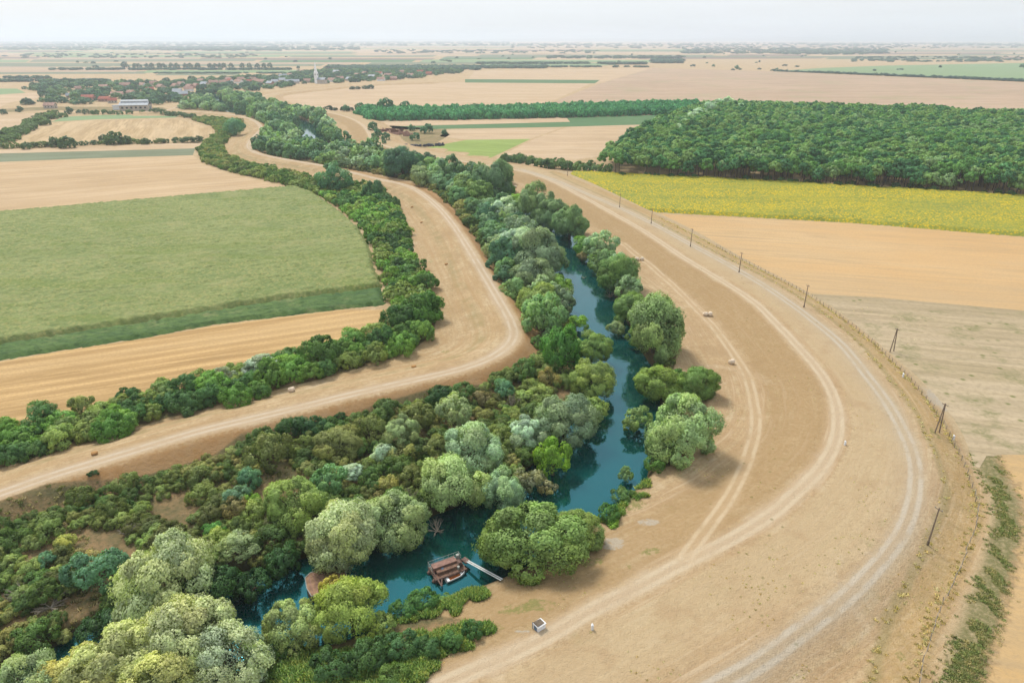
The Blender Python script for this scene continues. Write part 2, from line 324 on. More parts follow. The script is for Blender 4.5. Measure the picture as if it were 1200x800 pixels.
M['rubber'] = simple('tyre_rubber', (.02, .02, .02), .9, .1, .2, 4)
def water_mat():
    g = G('river_water'); o = g.obj()
    n = g.noise(o, .35, 3, .55); n2 = g.noise(o, 1.6, 2, .5)
    c = g.mix(g.mr(g.noise(o, .05, 3), .35, .65), (.003, .034, .030), (.003, .046, .046))
    h = g.math('ADD', n, g.math('MULTIPLY', n2, .25))
    x = g.n('ShaderNodeBsdfPrincipled'); g.put(x.inputs['Base Color'], c); x.inputs['Roughness'].default_value = .06; x.inputs['IOR'].default_value = 2.15; x.inputs['Specular Tint'].default_value = (.12, .78, 1.0, 1)
    x.inputs['Specular IOR Level'].default_value = .5
    g.put(x.inputs['Normal'], g.bump(h, .10, .2)); return g.done(x.outputs[0])
M['water'] = water_mat()

# ------------------------------------------------------------------ mesh helpers
def mesh_from(name, verts, faces, mat=None, smooth=False):
    me = bpy.data.meshes.new(name); me.from_pydata([tuple(map(float, v)) for v in verts], [], [tuple(map(int, f)) for f in faces]); me.update()
    if mat: me.materials.append(mat)
    if smooth: me.shade_smooth()
    return me
def link(name, me, parent=None, loc=None, rz=None, **props):
    o = bpy.data.objects.new(name, me); COL.objects.link(o)
    if parent: o.parent = parent
    if loc is not None: o.location = loc
    if rz is not None: o.rotation_euler = (0, 0, rz)
    for k, v in props.items():
        if v is not None: o[k] = v
    return o
def thing(name, label, cat, loc=(0, 0, 0), rz=0.0, group=None):
    return link(name, None, None, loc, rz, label=label, category=cat, group=group)
class B:
    """collects simple solids into one mesh"""
    def __init__(s): s.bm = bmesh.new()
    def box(s, c, d, rz=0.0, bev=0.0, tilt=None):
        from mathutils import Matrix
        m = Matrix.Translation(Vector(c)) @ Matrix.Rotation(rz, 4, 'Z')
        if tilt: m = m @ Matrix.Rotation(tilt[1], 4, tilt[0])
        r = bmesh.ops.create_cube(s.bm, size=1); 
        for v in r['verts']: v.co = m @ Vector((v.co.x * d[0], v.co.y * d[1], v.co.z * d[2]))
        if bev: bmesh.ops.bevel(s.bm, geom=list({e for v in r['verts'] for e in v.link_edges}), offset=bev, segments=2, affect='EDGES')
        return s
    def tube(s, a, b, r1, r2=None, n=8):
        a = Vector(a); b = Vector(b); r2 = r1 if r2 is None else r2; d = (b - a).normalized()
        u = d.orthogonal().normalized(); w = d.cross(u); rings = []
        for p, r in ((a, r1), (b, r2)):
            rings.append([s.bm.verts.new(p + (u * math.cos(t) + w * math.sin(t)) * r) for t in [2 * math.pi * k / n for k in range(n)]])
        for k in range(n): s.bm.faces.new((rings[0][k], rings[0][(k + 1) % n], rings[1][(k + 1) % n], rings[1][k]))
        s.bm.faces.new(rings[0][::-1]); s.bm.faces.new(rings[1]); return s
    def prism(s, pts, ext):
        """closed outline (3D points) pushed along ext"""
        a = [s.bm.verts.new(p) for p in pts]; b = [s.bm.verts.new(Vector(p) + Vector(ext)) for p in pts]
        s.bm.faces.new(a); s.bm.faces.new(b[::-1])
        for k in range(len(a)): s.bm.faces.new((a[k], b[k], b[(k + 1) % len(a)], a[(k + 1) % len(a)]))
        return s
    def mesh(s, name, mat, smooth=False):
        bmesh.ops.recalc_face_normals(s.bm, faces=s.bm.faces); me = bpy.data.meshes.new(name); s.bm.to_mesh(me); s.bm.free(); me.materials.append(mat)
        if smooth: me.shade_smooth()
        return me
    def build(s, name, mat, parent=None, smooth=False, **kw): return link(name, s.mesh(name, mat, smooth), parent, **kw)

# ------------------------------------------------------------------ terrain, one continuous sheet cut into ground, levees and tracks
def fattr(me, name, arr):
    a = me.attributes.new(name, 'FLOAT', 'POINT'); a.data.foreach_set('value', np.ascontiguousarray(arr, np.float32))
def terrain():
    ys = [30.0]
    while ys[-1] < 230: ys.append(ys[-1] + .6)
    st = .6
    while ys[-1] < 30000: st *= 1.0115; ys.append(ys[-1] + st)
    ys = np.array(ys); ns = 760
    t = np.linspace(-1, 1, ns); s = 1.25 * (t * .75 + t ** 3 * .25)
    X = s[None, :] * (ys[:, None] + 55); Y = np.repeat(ys[:, None], ns, 1)
    P = np.stack([X.ravel(), Y.ravel()], -1); n = len(P); Z = height(P)
    A = {}
    A['dL'], A['sL'] = sdline(P, LEVEE_L, 60); A['dP'], A['sP'] = sdline(P, TRACK_P, 60); A['dQ'], _ = sdline(P, TRACK_Q, 20)
    A['dG'], _ = sdline(P, TRACK_G, 20); A['dF'], _ = sdline(P, FENCE, 20); A['dR'], _ = sdline(P, RIVER, 40); A['dLF'], _ = sdline(P, LEVEE_FAR, 20); A['dW'], _ = sdline(P, WEED, 20)
    v = np.full(n, -999.0)
    for z in (Z_HEDGE, Z_LEFT, Z_FAR, Z_RIGHT): v = np.maximum(v, sdpoly(P, z, 12))
    A['veg'] = sstep(-1.5, 1.8, v)
    def blobs(lst):
        o = np.zeros(n)
        for x, y, wx, wy in lst:
            c = W(x, y); e = W(x + wx, y); f = W(x, y - wy); rx = abs(e[0] - c[0]); ry = abs(f[1] - c[1])
            o = np.maximum(o, 1 - sstep(.5, 1.2, np.hypot((P[:, 0] - c[0]) / rx, (P[:, 1] - c[1]) / ry)))
        return o
    A['pale'] = blobs([(718, 640, 19, 12), (759, 613, 18, 6), (612, 752, 12, 4), (1130, 470, 60, 26)])
    A['grn'] = blobs([(690, 664, 22, 8), (760, 655, 18, 6), (752, 660, 10, 4), (540, 692, 45, 16), (560, 745, 40, 12), (500, 765, 50, 14), (440, 790, 60, 16), (740, 590, 22, 10), (719, 612, 14, 7), (628, 712, 16, 5), (600, 722, 14, 4), (737, 675, 8, 3), (736, 671, 6, 3), (690, 345, 10, 5), (1143, 505, 10, 5), (1093, 515, 7, 8), (1055, 770, 10, 10), (523, 412, 8, 3), (505, 306, 5, 2), (380, 690, 60, 14), (620, 720, 50, 10)])
    A['far'] = sstep(1200, 2500, P[:, 1])
    A['Z'] = Z
    i = np.arange((len(ys) - 1) * (ns - 1)); r = i // (ns - 1); c = i % (ns - 1); a = r * ns + c
    quads = np.stack([a, a + 1, a + ns + 1, a + ns], -1)
    fa = lambda k: A[k][quads].mean(1)
    dP, dG, dQ, dL, dR, dLF, fz = fa('dP'), fa('dG'), fa('dQ'), fa('dL'), fa('dR'), fa('dLF'), fa('Z')
    cat = np.zeros(len(quads), int)
    cat[(np.abs(dR) < 11) & (fz < -.35)] = 7
    cat[(fz > .5) & (np.abs(dL) < 20)] = 1; cat[(fz > .5) & (np.abs(dP) < 26)] = 2; cat[(fz > .4) & (np.abs(dLF) < 12)] = 1
    cat[np.abs(dQ) < 2.0] = 3; cat[np.abs(dG) < 2.8] = 4; cat[np.abs(dP) < 2.4] = 5; cat[(np.abs(dL) < 2.3) | (np.abs(dLF) < 2.3)] = 6
    names = {0: ('ground', 'dry grassland and plain between the fields'), 7: ('river_bank', 'muddy banks and bed of the river'), 1: ('levee', 'grassy levee on the left side of the river'), 2: ('levee', 'brown grassy levee on the right side of the river'),
             3: ('dirt_path', 'faint double wheel track at the foot of the right levee'), 4: ('gravel_track', 'grey gravel track beside the wire fence'), 5: ('dirt_track', 'pale double wheel track along the right levee'), 6: ('dirt_track', 'pale dirt track along the top of the left levee')}
    for k, (nm, lb) in names.items():
        q = quads[cat == k]
        if not len(q): continue
        u, inv = np.unique(q, return_inverse=True); inv = inv.reshape(q.shape)
        me = bpy.data.meshes.new(nm); me.vertices.add(len(u)); co = np.stack([P[u, 0], P[u, 1], Z[u]], -1)
        me.vertices.foreach_set('co', co.ravel()); me.loops.add(len(q) * 4); me.loops.foreach_set('vertex_index', inv.ravel().astype(np.int32))
        me.polygons.add(len(q)); me.polygons.foreach_set('loop_start', np.arange(0, len(q) * 4, 4, dtype=np.int32)); me.update(calc_edges=True); me.shade_smooth()
        for kk, arr in A.items(): 
            if kk != 'Z': fattr(me, kk, arr[u])
        me.materials.append(M['ground']); link(nm, me, kind='structure', label=lb)
terrain()

# water: a flat sheet that the banks close in
def ribbon(line, hw, z):
    v = []; f = []
    for i, p in enumerate(line):
        a = line[max(0, i - 1)]; b = line[min(len(line) - 1, i + 1)]; t = (b - a) / (np.hypot(*(b - a)) + 1e-9); nrm = np.array([t[1], -t[0]])
        for k in (-1, 1): v.append((*(p + nrm * hw * k), z))
        if i: f.append((2 * i - 2, 2 * i - 1, 2 * i + 1, 2 * i))
    return v, f
v, f = ribbon(RIVER, 11.8, ZW); link('river', mesh_from('river', v, f, M['water'], True), kind='structure', label='dark teal river winding between the trees')

# ------------------------------------------------------------------ fields (flat sheets a few centimetres above the ground)
def sheet(name, px, mat, z, label, world=None):
    p = WP(px) if world is None else world; bm = bmesh.new(); vs = [bm.verts.new((q[0], q[1], z)) for q in p]; bm.faces.new(vs); bmesh.ops.triangulate(bm, faces=bm.faces[:])
    bmesh.ops.recalc_face_normals(bm, faces=bm.faces)
    if bm.faces[0].normal.z < 0: bmesh.ops.reverse_faces(bm, faces=bm.faces[:])
    me = bpy.data.meshes.new(name); bm.to_mesh(me); bm.free(); me.materials.append(mat); return link(name, me, kind='structure', label=label)
def ang(a, b):
    """shader rotation that lays stripes along the pixel line a-b"""
    p = W(*a); q = W(*b); return -math.atan2(q[1] - p[1], q[0] - p[0])
wheat = alb(228, 200, 160); wheat2 = alb(216, 184, 140); gold = alb(222, 180, 124); gold2 = alb(206, 162, 106)
pinkt = alb(220, 192, 164); pinkt2 = alb(208, 180, 152)
FM = dict(
    stub=field_mat('golden_stubble', alb(222, 186, 132), alb(212, 174, 120), ang((0, 425), (455, 362)), 4.4, .8, fine=1.6, wobble=.07),
    tan=field_mat('tan_stubble', alb(228, 198, 158), alb(220, 188, 146), ang((0, 250), (345, 221)), 7.0, .16),
    strip=field_mat('grey_green_crop', alb(150, 158, 128), alb(140, 148, 118), ang((0, 190), (227, 182)), 5, .1),
    arcs=field_mat('striped_stubble', alb(226, 198, 156), alb(212, 182, 136), R_(68), 16.0, .5, wobble=.4),
    golden=field_mat('golden_grass', alb(224, 182, 126), alb(232, 200, 154), ang((947, 343), (1200, 363)), 12, .12, patch=.012),
    grey=field_mat('greyish_stubble', alb(214, 192, 158), alb(196, 178, 142), ang((947, 343), (1200, 363)), 6, .2, alb(160, 154, 112), .03, green=.8, fine=.8),
    corner=field_mat('yellow_stubble', alb(220, 182, 126), alb(226, 196, 150), R_(20), 6, .12, fine=1.6, soft=True),
    lime=field_mat('lime_crop', alb(172, 190, 108), alb(160, 182, 100), R_(20), 8, .15, bump=.4),
    green=field_mat('green_crop', alb(104, 142, 98), alb(118, 150, 104), R_(5), 9, .15),
    green2=field_mat('pale_green_crop', alb(150, 178, 130), alb(162, 184, 134), R_(5), 12, .15),
    tan2=field_mat('pale_tan_stubble', alb(230, 202, 166), alb(222, 192, 154), R_(3), 20, .15),
    pink=field_mat('pinkish_stubble', alb(218, 188, 158), alb(206, 178, 150), R_(-8), 26, .15, alb(190, 176, 140), .004),
    brown=field_mat('ploughed_soil', alb(150, 128, 116), alb(164, 140, 124), R_(3), 20, .2),
    scrub=field_mat('scrubby_waste', alb(190, 164, 126), alb(150, 140, 96), R_(3), 9, .05, alb(128, 128, 76), .05))
L1, L2, L3 = .03, .07, .11
sheet('stubble_field', [(-260, 470), (0, 424), (75, 411), (167, 397), (250, 382), (400, 363), (456, 363), (458, 378), (449, 394), (400, 412), (300, 438), (200, 460), (100, 492), (0, 507), (-260, 556)], FM['stub'], L1, 'golden stubble field with pale swath lines')
sheet('wheat_field', [(-260, 193), (0, 190), (100, 186), (226, 182), (238, 192), (262, 201), (300, 211), (348, 221), (0, 252), (-260, 276)], FM['tan'], L1, 'tan harvested field above the corn')
sheet('crop_strip', [(-260, 183), (0, 180), (229, 174), (226, 182), (100, 186), (0, 190), (-260, 193)], FM['strip'], L1, 'narrow grey green crop strip')
sheet('wheat_field', [(-200, 180), (0, 176), (237, 167), (232, 174), (0, 180), (-260, 183)], FM['tan2'], L1, 'narrow pale strip above the grey green strip')
sheet('stubble_field', [(5, 171), (27, 158), (57, 144), (113, 141), (205, 140), (228, 144), (247, 152), (256, 158), (250, 165), (232, 168), (130, 168), (5, 173)], FM['arcs'], L1, 'rounded stubble field with curved stripes')
sheet('stubble_field', [(-260, 137), (0, 135), (57, 132), (30, 145), (0, 157), (-100, 180), (-260, 190)], FM['tan2'], L1, 'tan field at the left edge')
sheet('grass_verge', [(60, 143), (113, 140), (205, 138), (215, 134), (120, 135), (75, 137)], FM['green2'], L1, 'strip of green grass above the striped field')
sheet('farm_lane', [(-100, 134), (0, 132), (60, 129), (150, 131), (200, 129), (190, 126), (60, 125), (0, 128), (-100, 130)], FM['scrub'], L1, 'dusty lane in front of the village')
sheet('crop_field', [(-200, 104), (0, 104), (20, 104), (30, 109), (0, 111), (-200, 113)], FM['green2'], L1, 'green field left of the village')
sheet('stubble_field', [(-200, 113), (0, 111), (40, 109), (58, 111), (40, 116), (12, 120), (0, 126), (-200, 128)], FM['tan2'], L1, 'tan field left of the village')
sheet('golden_field', [(757, 250), (800, 252), (1000, 262), (1200, 278), (1500, 305), (1600, 420), (1200, 364), (1033, 349), (947, 344), (917, 332), (867, 306), (800, 272)], FM['golden'], L1, 'golden dry field below the sunflowers')
sheet('dry_field', [(947, 344), (1033, 349), (1200, 364), (1600, 420), (1600, 560), (1200, 537), (1156, 534), (1148, 548), (1134, 545), (1119, 517), (1099, 483), (1062, 440), (1012, 392), (970, 362)], FM['grey'], L1, 'pale greyish field with small weeds behind the fence')
wl = WEED[WEED[:, 1].argsort()]; vv = []; ff = []
for k, p in enumerate(wl):
    vv += [(p[0] + .9, p[1], L2), (260, p[1], L2)]
    if k: ff.append((2 * k - 2, 2 * k - 1, 2 * k + 1, 2 * k))
cme = mesh_from('yellow_field', vv, ff, FM['corner']); fattr(cme, 'edge', [0 if k % 2 == 0 else 260 - v[0] for k, v in zip(range(len(vv)), [vv[k - k % 2] for k in range(len(vv))])])
link('yellow_field', cme, kind='structure', label='yellow stubble in the lower right corner')
sheet('crop_field', [(486, 178), (510, 171), (547, 164), (622, 163), (567, 189), (520, 183)], FM['lime'], L1, 'bright lime green triangular field')
sheet('stubble_field', [(572, 190), (626, 163), (665, 149), (757, 146), (735, 158), (705, 183), (660, 189), (620, 195)], FM['tan2'], L1, 'tan field beside the lime green one')
sheet('stubble_field', [(525, 152), (660, 149), (622, 163), (547, 164), (515, 160)], FM['tan2'], L1, 'small tan field above the lime green one')
sheet('crop_strip', [(440, 148), (668, 143), (664, 138), (800, 134), (830, 136), (790, 140), (757, 146), (655, 149), (473, 152)], FM['green'], L1, 'narrow dark green field in front of the plantation')
sheet('stubble_field', [(440, 142), (663, 138), (668, 143), (473, 148), (445, 147)], FM['tan2'], L2, 'narrow pale strip in front of the plantation')
sheet('waste_ground', [(418, 150), (440, 146), (520, 152), (527, 158), (505, 172), (480, 178), (450, 171), (430, 160)], FM['scrub'], L1, 'scrubby waste ground around the farm ruins')
sheet('stubble_field', [(316, 112), (340, 108), (400, 102), (450, 99), (560, 96), (690, 99), (640, 122), (600, 126), (480, 127), (400, 131), (345, 127), (322, 120)], FM['tan2'], L1, 'large tan field inside the river bend')
sheet('stubble_field', [(548, 94), (556, 83), (700, 81), (764, 80), (705, 97), (690, 99)], FM['tan2'], L1, 'tan field beyond the narrow green strip')
sheet('crop_strip', [(545, 93), (703, 94), (697, 98), (545, 97)], FM['green'], L2, 'narrow green strip crossing the far stubble')
sheet('stubble_field', [(640, 123), (700, 99), (764, 80), (905, 84), (1200, 97), (1500, 112), (1500, 140), (1200, 130), (900, 122), (800, 122)], FM['pink'], L1, 'wide pinkish field beyond the forest')
sheet('crop_field', [(905, 84), (960, 80), (1040, 77), (1200, 74), (1420, 78), (1420, 106), (1200, 95), (1000, 87)], FM['green2'], L1, 'far green field behind the pinkish one')
# far patchwork
far_m = [FM['brown'], FM['green2'], FM['pink'], FM['strip'], FM['tan2'], FM['pink'], FM['green2'], FM['tan2'], FM['brown'], FM['pink'], FM['strip'], FM['tan2'], FM['green']]
yy = 88.0; row = 0
while yy > 50.5:
    dy = max(.7, (yy - 45) * random.uniform(.055, .11)); x = -350 + random.uniform(0, 120)
    while x < 1500:
        w = random.uniform(90, 340) * (1.2 if yy < 62 else .9); sl = random.uniform(-.004, .004); off = random.uniform(-.25, .25) * dy
        if not (760 < x + w / 2 and yy > 73) and not (330 < x + w / 2 < 760 and yy > 79):
            x1 = x + w * random.uniform(.93, 1.0)
            m = random.choice(far_m)
            sheet('far_field', [(x, yy + off), (x1, yy + off + sl * w), (x1 + 6, yy + off - dy * .93 + sl * w), (x + 6, yy + off - dy * .93)], m, L1 + .1 * (row % 2), 'distant field strip on the plain')
        x += w
    yy -= dy; row += 1

# ------------------------------------------------------------------ standing crops
def crop(name, px, h, step, mat, label, rough=.35):
    poly = WP(px); lo = poly.min(0) - 1; hi = poly.max(0) + 1
    nx = int((hi[0] - lo[0]) / step) + 1; ny = int((hi[1] - lo[1]) / step) + 1
    X, Y = np.meshgrid(lo[0] + np.arange(nx) * step, lo[1] + np.arange(ny) * step); P = np.stack([X.ravel(), Y.ravel()], -1)
    P = P + rng.uniform(-.3, .3, P.shape) * step
    sd = sdpoly(P, poly, 3)
    z = -.12 + (h + .12) * np.clip(sd / .8 + .3 + rng.uniform(-.3, .3, len(P)), 0, 1) + np.where(sd > 0, rng.uniform(-rough, rough, len(P)), 0)
    a = (np.arange(ny - 1)[:, None] * nx + np.arange(nx - 1)[None, :]).ravel(); q = np.stack([a, a + 1, a + nx + 1, a + nx], -1)
    q = q[(sd[q].max(1) > -.6)]
    u, inv = np.unique(q, return_inverse=True); inv = inv.reshape(q.shape)
    me = bpy.data.meshes.new(name); me.vertices.add(len(u)); me.vertices.foreach_set('co', np.stack([P[u, 0], P[u, 1], z[u]], -1).ravel())
    me.loops.add(len(q) * 4); me.loops.foreach_set('vertex_index', inv.ravel().astype(np.int32)); me.polygons.add(len(q)); me.polygons.foreach_set('loop_start', np.arange(0, len(q) * 4, 4, dtype=np.int32))
    me.update(calc_edges=True); me.materials.append(mat); return link(name, me, kind='stuff', label=label)
def crop_mat(name, c1, c2, c3, dot=None, ang_=0.0, dotm=.5, rows=0):
    g = G(name); o = g.obj(); r = g.map(o, (.5, 1.6, .5), ang_)
    big = g.noise(o, .022, 4, .6); m = g.noise(r, .6, 5, .7); f = g.noise(o, 2.2, 3, .7)
    c = g.mix(g.mr(big, .32, .68), c1, c2); c = g.mix(g.mr(m, .4, .68, 0, .75), c, c3)
    c = g.mix(g.mr(f, .48, .72, 0, .5), c, tuple(v * .6 for v in c3))
    if rows:
        sx = g.n('ShaderNodeSeparateXYZ'); g.put(sx.inputs[0], g.map(o, (1, 1, 1), ang_)); wv = g.math('SINE', g.math('MULTIPLY', g.math('ADD', sx.outputs[1], g.math('MULTIPLY', big, 3)), 2 * math.pi / rows))
        c = g.mix(g.mr(wv, .55, 1, 0, .3), c, tuple(v * .62 for v in c3)); c = g.mix(g.mr(g.noise(o, .06, 5, .7), .52, .66, 0, .5), c, alb(172, 172, 116)); c = g.mix(g.mr(g.noise(o, .045, 4, .7), .5, .34, 0, .4), c, alb(116, 142, 78))
    if dot:
        c = g.mix(g.mr(g.noise(g.map(o, (.02, .09, .05), ang_), 1.0, 4, .65), .5, .64, 0, .55), c, alb(128, 148, 70))
        vo = g.n('ShaderNodeTexVoronoi'); g.put(vo.inputs['Vector'], o); vo.inputs['Scale'].default_value = .9
        bb = g.noise(g.map(o, (.012, .05, .05), ang_), 1.0, 4, .6)
        c = g.mix(g.math('MULTIPLY', g.mr(vo.outputs['Distance'], .2, .55, 1, 0), g.mr(bb, .32, .56, dotm * .35, dotm)), c, dot)
    return g.done(g.bsdf(c, .8, .15, g.bump(f, .5, .4)))
M['corn'] = crop_mat('corn_leaves', alb(152, 166, 100), alb(168, 178, 112), alb(120, 138, 78), alb(196, 186, 118), ang((0, 252), (345, 222)), .45, 5.5)
M['beans'] = crop_mat('low_crop_leaves', alb(96, 130, 70), alb(120, 148, 80), alb(58, 92, 52), None, ang((0, 406), (446, 339)), .5, 3.2)
M['sunf'] = crop_mat('sunflower_heads', alb(172, 176, 72), alb(192, 186, 62), alb(134, 150, 66), alb(248, 208, 24), ang((655, 203), (1200, 240)), 1.0)
crop('corn_crop', [(-260, 275), (0, 252), (345, 221), (366, 228), (396, 249), (418, 268), (431, 290), (438, 318), (446, 338), (330, 353), (200, 374), (133, 384), (33, 400), (0, 405), (-260, 440)], 2.0, .9, M['corn'], 'tall green corn in the big left field')
crop('low_crop', [(-260, 441), (0, 406), (33, 401), (133, 385), (200, 375), (330, 354), (446, 339), (450, 357), (400, 362), (317, 372), (250, 380), (167, 396), (73, 410), (0, 422), (-260, 465)], 1.0, .9, M['beans'], 'dark green low crop strip along the corn', .3)
crop('sunflower_crop', [(668, 203), (690, 203), (800, 208), (1000, 219), (1200, 231), (1560, 256), (1560, 310), (1200, 277), (1000, 261), (800, 250), (757, 248), (720, 230)], 1.5, 1.3, M['sunf'], 'yellow green field of flowering sunflowers', .35)

# ------------------------------------------------------------------ foliage
def unit(v): return v / (np.linalg.norm(v, axis=-1, keepdims=True) + 1e-9)
def rdir(n, r, zmin=-1.0):
    z = r.uniform(zmin, 1, n); a = r.uniform(0, 2 * math.pi, n); s = np.sqrt(1 - z * z); return np.stack([s * np.cos(a), s * np.sin(a), z], -1)
def crown_mesh(name, seed, R, H, nl, ns, nc, size, shape='dome', loose=0.0, lr=(.30, .46), yel=.15):
    """a crown: lobes > tufts > leaf clumps; one quad per clump"""
    r = np.random.default_rng(seed); C = []; Nn = []; V = []; Hh = []; lobes = []
    zc = H * (.42 if shape == 'dome' else .5); az = H * (.58 if shape == 'dome' else .5)
    d = rdir(nl * 4, r, -.55)
    keep = []
    for q in d:      # spread lobes apart
        if all(q @ k < math.cos(1.55 / math.sqrt(nl) * 1.2) for k in keep): keep.append(q)
        if len(keep) >= nl: break
    for q in keep:
        rl = R * r.uniform(*lr); ax = np.array([R - rl * .8, R - rl * .8, az - rl * .75])
        if shape == 'tall': ax[:2] *= (1.0 - .45 * max(0, q[2]))
        c = q * ax * r.uniform(.76, 1.12) + np.array([0, 0, zc]); c[2] = max(c[2], rl * .55); lobes.append((c, rl, q)); lv = r.uniform(-.2, .2); lh = r.uniform(0, yel) if r.random() < .6 else yel * 2.6
        sd = unit(rdir(ns, r) + q * .75 + np.array([0, 0, .25]))
        for s in sd:
            rs = rl * r.uniform(.24, .46); cs = c + s * (rl * r.uniform(.72, 1.02) - rs * .3) * np.array([1, 1, .9]); sv = r.uniform(-.2, .2)
            dd = unit(rdir(nc, r) + s * .7); p = cs + dd * rs * r.uniform(.78, 1.12 + loose, (nc, 1)); nn = unit(dd * .8 + s * .3 + q * .2 + np.array([0, 0, .1]))
            C.append(p); Nn.append(nn); V.append(np.clip(.5 + lv + sv + r.normal(0, .11, nc), 0, 1)); Hh.append(np.clip(lh + r.normal(0, .08, nc), 0, 1))
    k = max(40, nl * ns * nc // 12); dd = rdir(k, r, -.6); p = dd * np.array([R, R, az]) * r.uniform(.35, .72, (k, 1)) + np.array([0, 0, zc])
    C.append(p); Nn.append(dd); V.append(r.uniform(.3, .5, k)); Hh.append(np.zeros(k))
    C = np.vstack(C); Nn = np.vstack(Nn); V = np.concatenate(V); Hh = np.concatenate(Hh); m = C[:, 2] > .05; C, Nn, V, Hh = C[m], Nn[m], V[m], Hh[m]; n = len(C)
    pn = unit(Nn + r.normal(0, .42, (n, 3))); t = unit(np.cross(pn, r.normal(0, 1, (n, 3)))); b = np.cross(pn, t)
    s1 = size * r.uniform(.55, 1.25, (n, 1)); s2 = s1 * r.uniform(.45, .8, (n, 1))
    bend = pn * s1 * -.25
    vs = np.stack([C + t * s1 + bend, C + b * s2, C - t * s1 + bend, C - b * s2], 1).reshape(-1, 3)
    me = bpy.data.meshes.new(name); me.vertices.add(n * 4); me.vertices.foreach_set('co', vs.ravel()); me.loops.add(n * 4)
    me.loops.foreach_set('vertex_index', np.arange(n * 4, dtype=np.int32)); me.polygons.add(n); me.polygons.foreach_set('loop_start', np.arange(0, n * 4, 4, dtype=np.int32)); me.update(calc_edges=True)
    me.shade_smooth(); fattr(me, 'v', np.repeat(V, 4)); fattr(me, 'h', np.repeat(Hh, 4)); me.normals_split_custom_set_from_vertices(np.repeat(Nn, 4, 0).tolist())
    me.materials.append(M['leaf']); return me, lobes
def trunk_mesh(name, seed, R, H, lobes, clear=.12, mat='bark', thick=.055):
    r = random.Random(seed); b = B(); t0 = R * thick * 1.6; p = Vector((0, 0, -.3)); top = Vector((r.uniform(-.05, .05) * R, r.uniform(-.05, .05) * R, H * (clear + .12)))
    b.tube(p, top, t0, t0 * .72)
    for c, rl, q in lobes[:8]:
        c = Vector(c); m = top.lerp(c, .5) + Vector((0, 0, -.06 * R)) + Vector((r.uniform(-1, 1), r.uniform(-1, 1), r.uniform(-1, 1))) * .05 * R
        b.tube(top, m, t0 * .45, t0 * .28, 6); b.tube(m, c, t0 * .28, t0 * .08, 6)
    return b.mesh(name, M[mat])
def kind_set(kind, n, R, H, nl, ns, nc, size, **kw):
    out = []
    for i in range(n):
        me, lobes = crown_mesh(kind + '_crown', hash((kind, i)) % 10000 if False else sum(map(ord, kind)) * 31 + i, R, H, nl, ns, nc, size, **kw)
        tm = trunk_mesh(kind + '_trunk', i + 5, R, H, lobes); out.append((me, tm, R, H))
    return out
K = {}
K['willow'] = kind_set('willow', 6, 6.0, 9.5, 18, 22, 72, .185, loose=.25, lr=(.24, .44))
K['willow_mid'] = kind_set('willow_mid', 6, 6.0, 9.5, 16, 15, 26, .33, loose=.2, lr=(.24, .44))
K['willow_far'] = kind_set('willow_far', 4, 6.0, 9.0, 12, 7, 9, .85)
K['bush'] = kind_set('bush', 5, 3.0, 4.0, 12, 16, 36, .145, lr=(.26, .46), loose=.25)
K['scrub'] = kind_set('scrub', 5, 2.6, 3.2, 11, 13, 32, .14, loose=.5, lr=(.26, .42), yel=.12)
K['shrub_mid'] = kind_set('shrub_mid', 4, 3.0, 3.6, 10, 9, 11, .34, lr=(.28, .48))
K['poplar'] = kind_set('poplar', 3, 3.0, 9.0, 15, 11, 46, .16, shape='tall', loose=.3)
K['oak'] = kind_set('oak', 5, 4.2, 6.5, 13, 11, 15, .42, loose=.15, lr=(.24, .42), yel=.08)
K['oak_far'] = kind_set('oak_far', 4, 4.2, 6.0, 10, 6, 7, .95, yel=.08)
K['reed'] = kind_set('reed', 2, 2.5, 2.6, 9, 8, 30, .18, loose=.5, yel=.2)

TREES = []   # (x, y, r) of everything planted
COUNT = {}
def plant(kind, name, x, y, z, R, col, label, cat, group=None, Hs=1.0, parts=True, rz=None, v=None, dead=False):
    ks = K[kind]; i = (random.randrange(len(ks)) if v is None else v % len(ks)); me, tm, R0, H0 = ks[i]; s = R / R0
    rz = random.uniform(0, 6.283) if rz is None else rz; sz = s * Hs * random.uniform(.93, 1.07)
    ex = random.uniform(.88, 1.14)
    if parts:
        t = thing(name, label, cat, (x, y, z), rz, group); t.scale = (s * ex, s / ex, sz)
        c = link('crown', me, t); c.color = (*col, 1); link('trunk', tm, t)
    else:
        t = link(name, me, None, (x, y, z), rz, label=label, category=cat, group=group); t.scale = (s, s, sz); t.color = (*col, 1)
    TREES.append((x, y, R)); COUNT[name] = COUNT.get(name, 0) + 1; return t
def at_crown(cx, cy, w, ratio):
    """ground point, radius and height of a crown seen at (cx, cy), w pixels wide"""
    z = 3.0; g = 0.0
    for _ in range(6):
        p = W(cx, cy, g + z); d = depth_of(p[0], p[1], g + z); R = w / 2 * d / F; g = max(-1.0, float(height(p[None])[0])); z = R * ratio * .48
    return p[0], p[1], g, R

# foliage colours
def fc(r, g, b):
    c = alb(r, g, b, FK); m = (c[0] + c[1] + c[2]) / 3
    return tuple(v * .84 + m * .16 for v in c)
FK = 2.5
PALE = fc(160, 172, 126); SILV = fc(160, 182, 160); SAGE = fc(140, 158, 108); OLIVE = fc(112, 122, 62); DARK = fc(52, 88, 44); MID = fc(86, 120, 56)
LIGHT = fc(128, 150, 72); BRIGHT = fc(118, 158, 38); TEAL = fc(88, 132, 98); YEL = fc(156, 160, 74); BROWN = fc(128, 120, 78); GREYG = fc(124, 146, 112); DULL = fc(96, 112, 60)

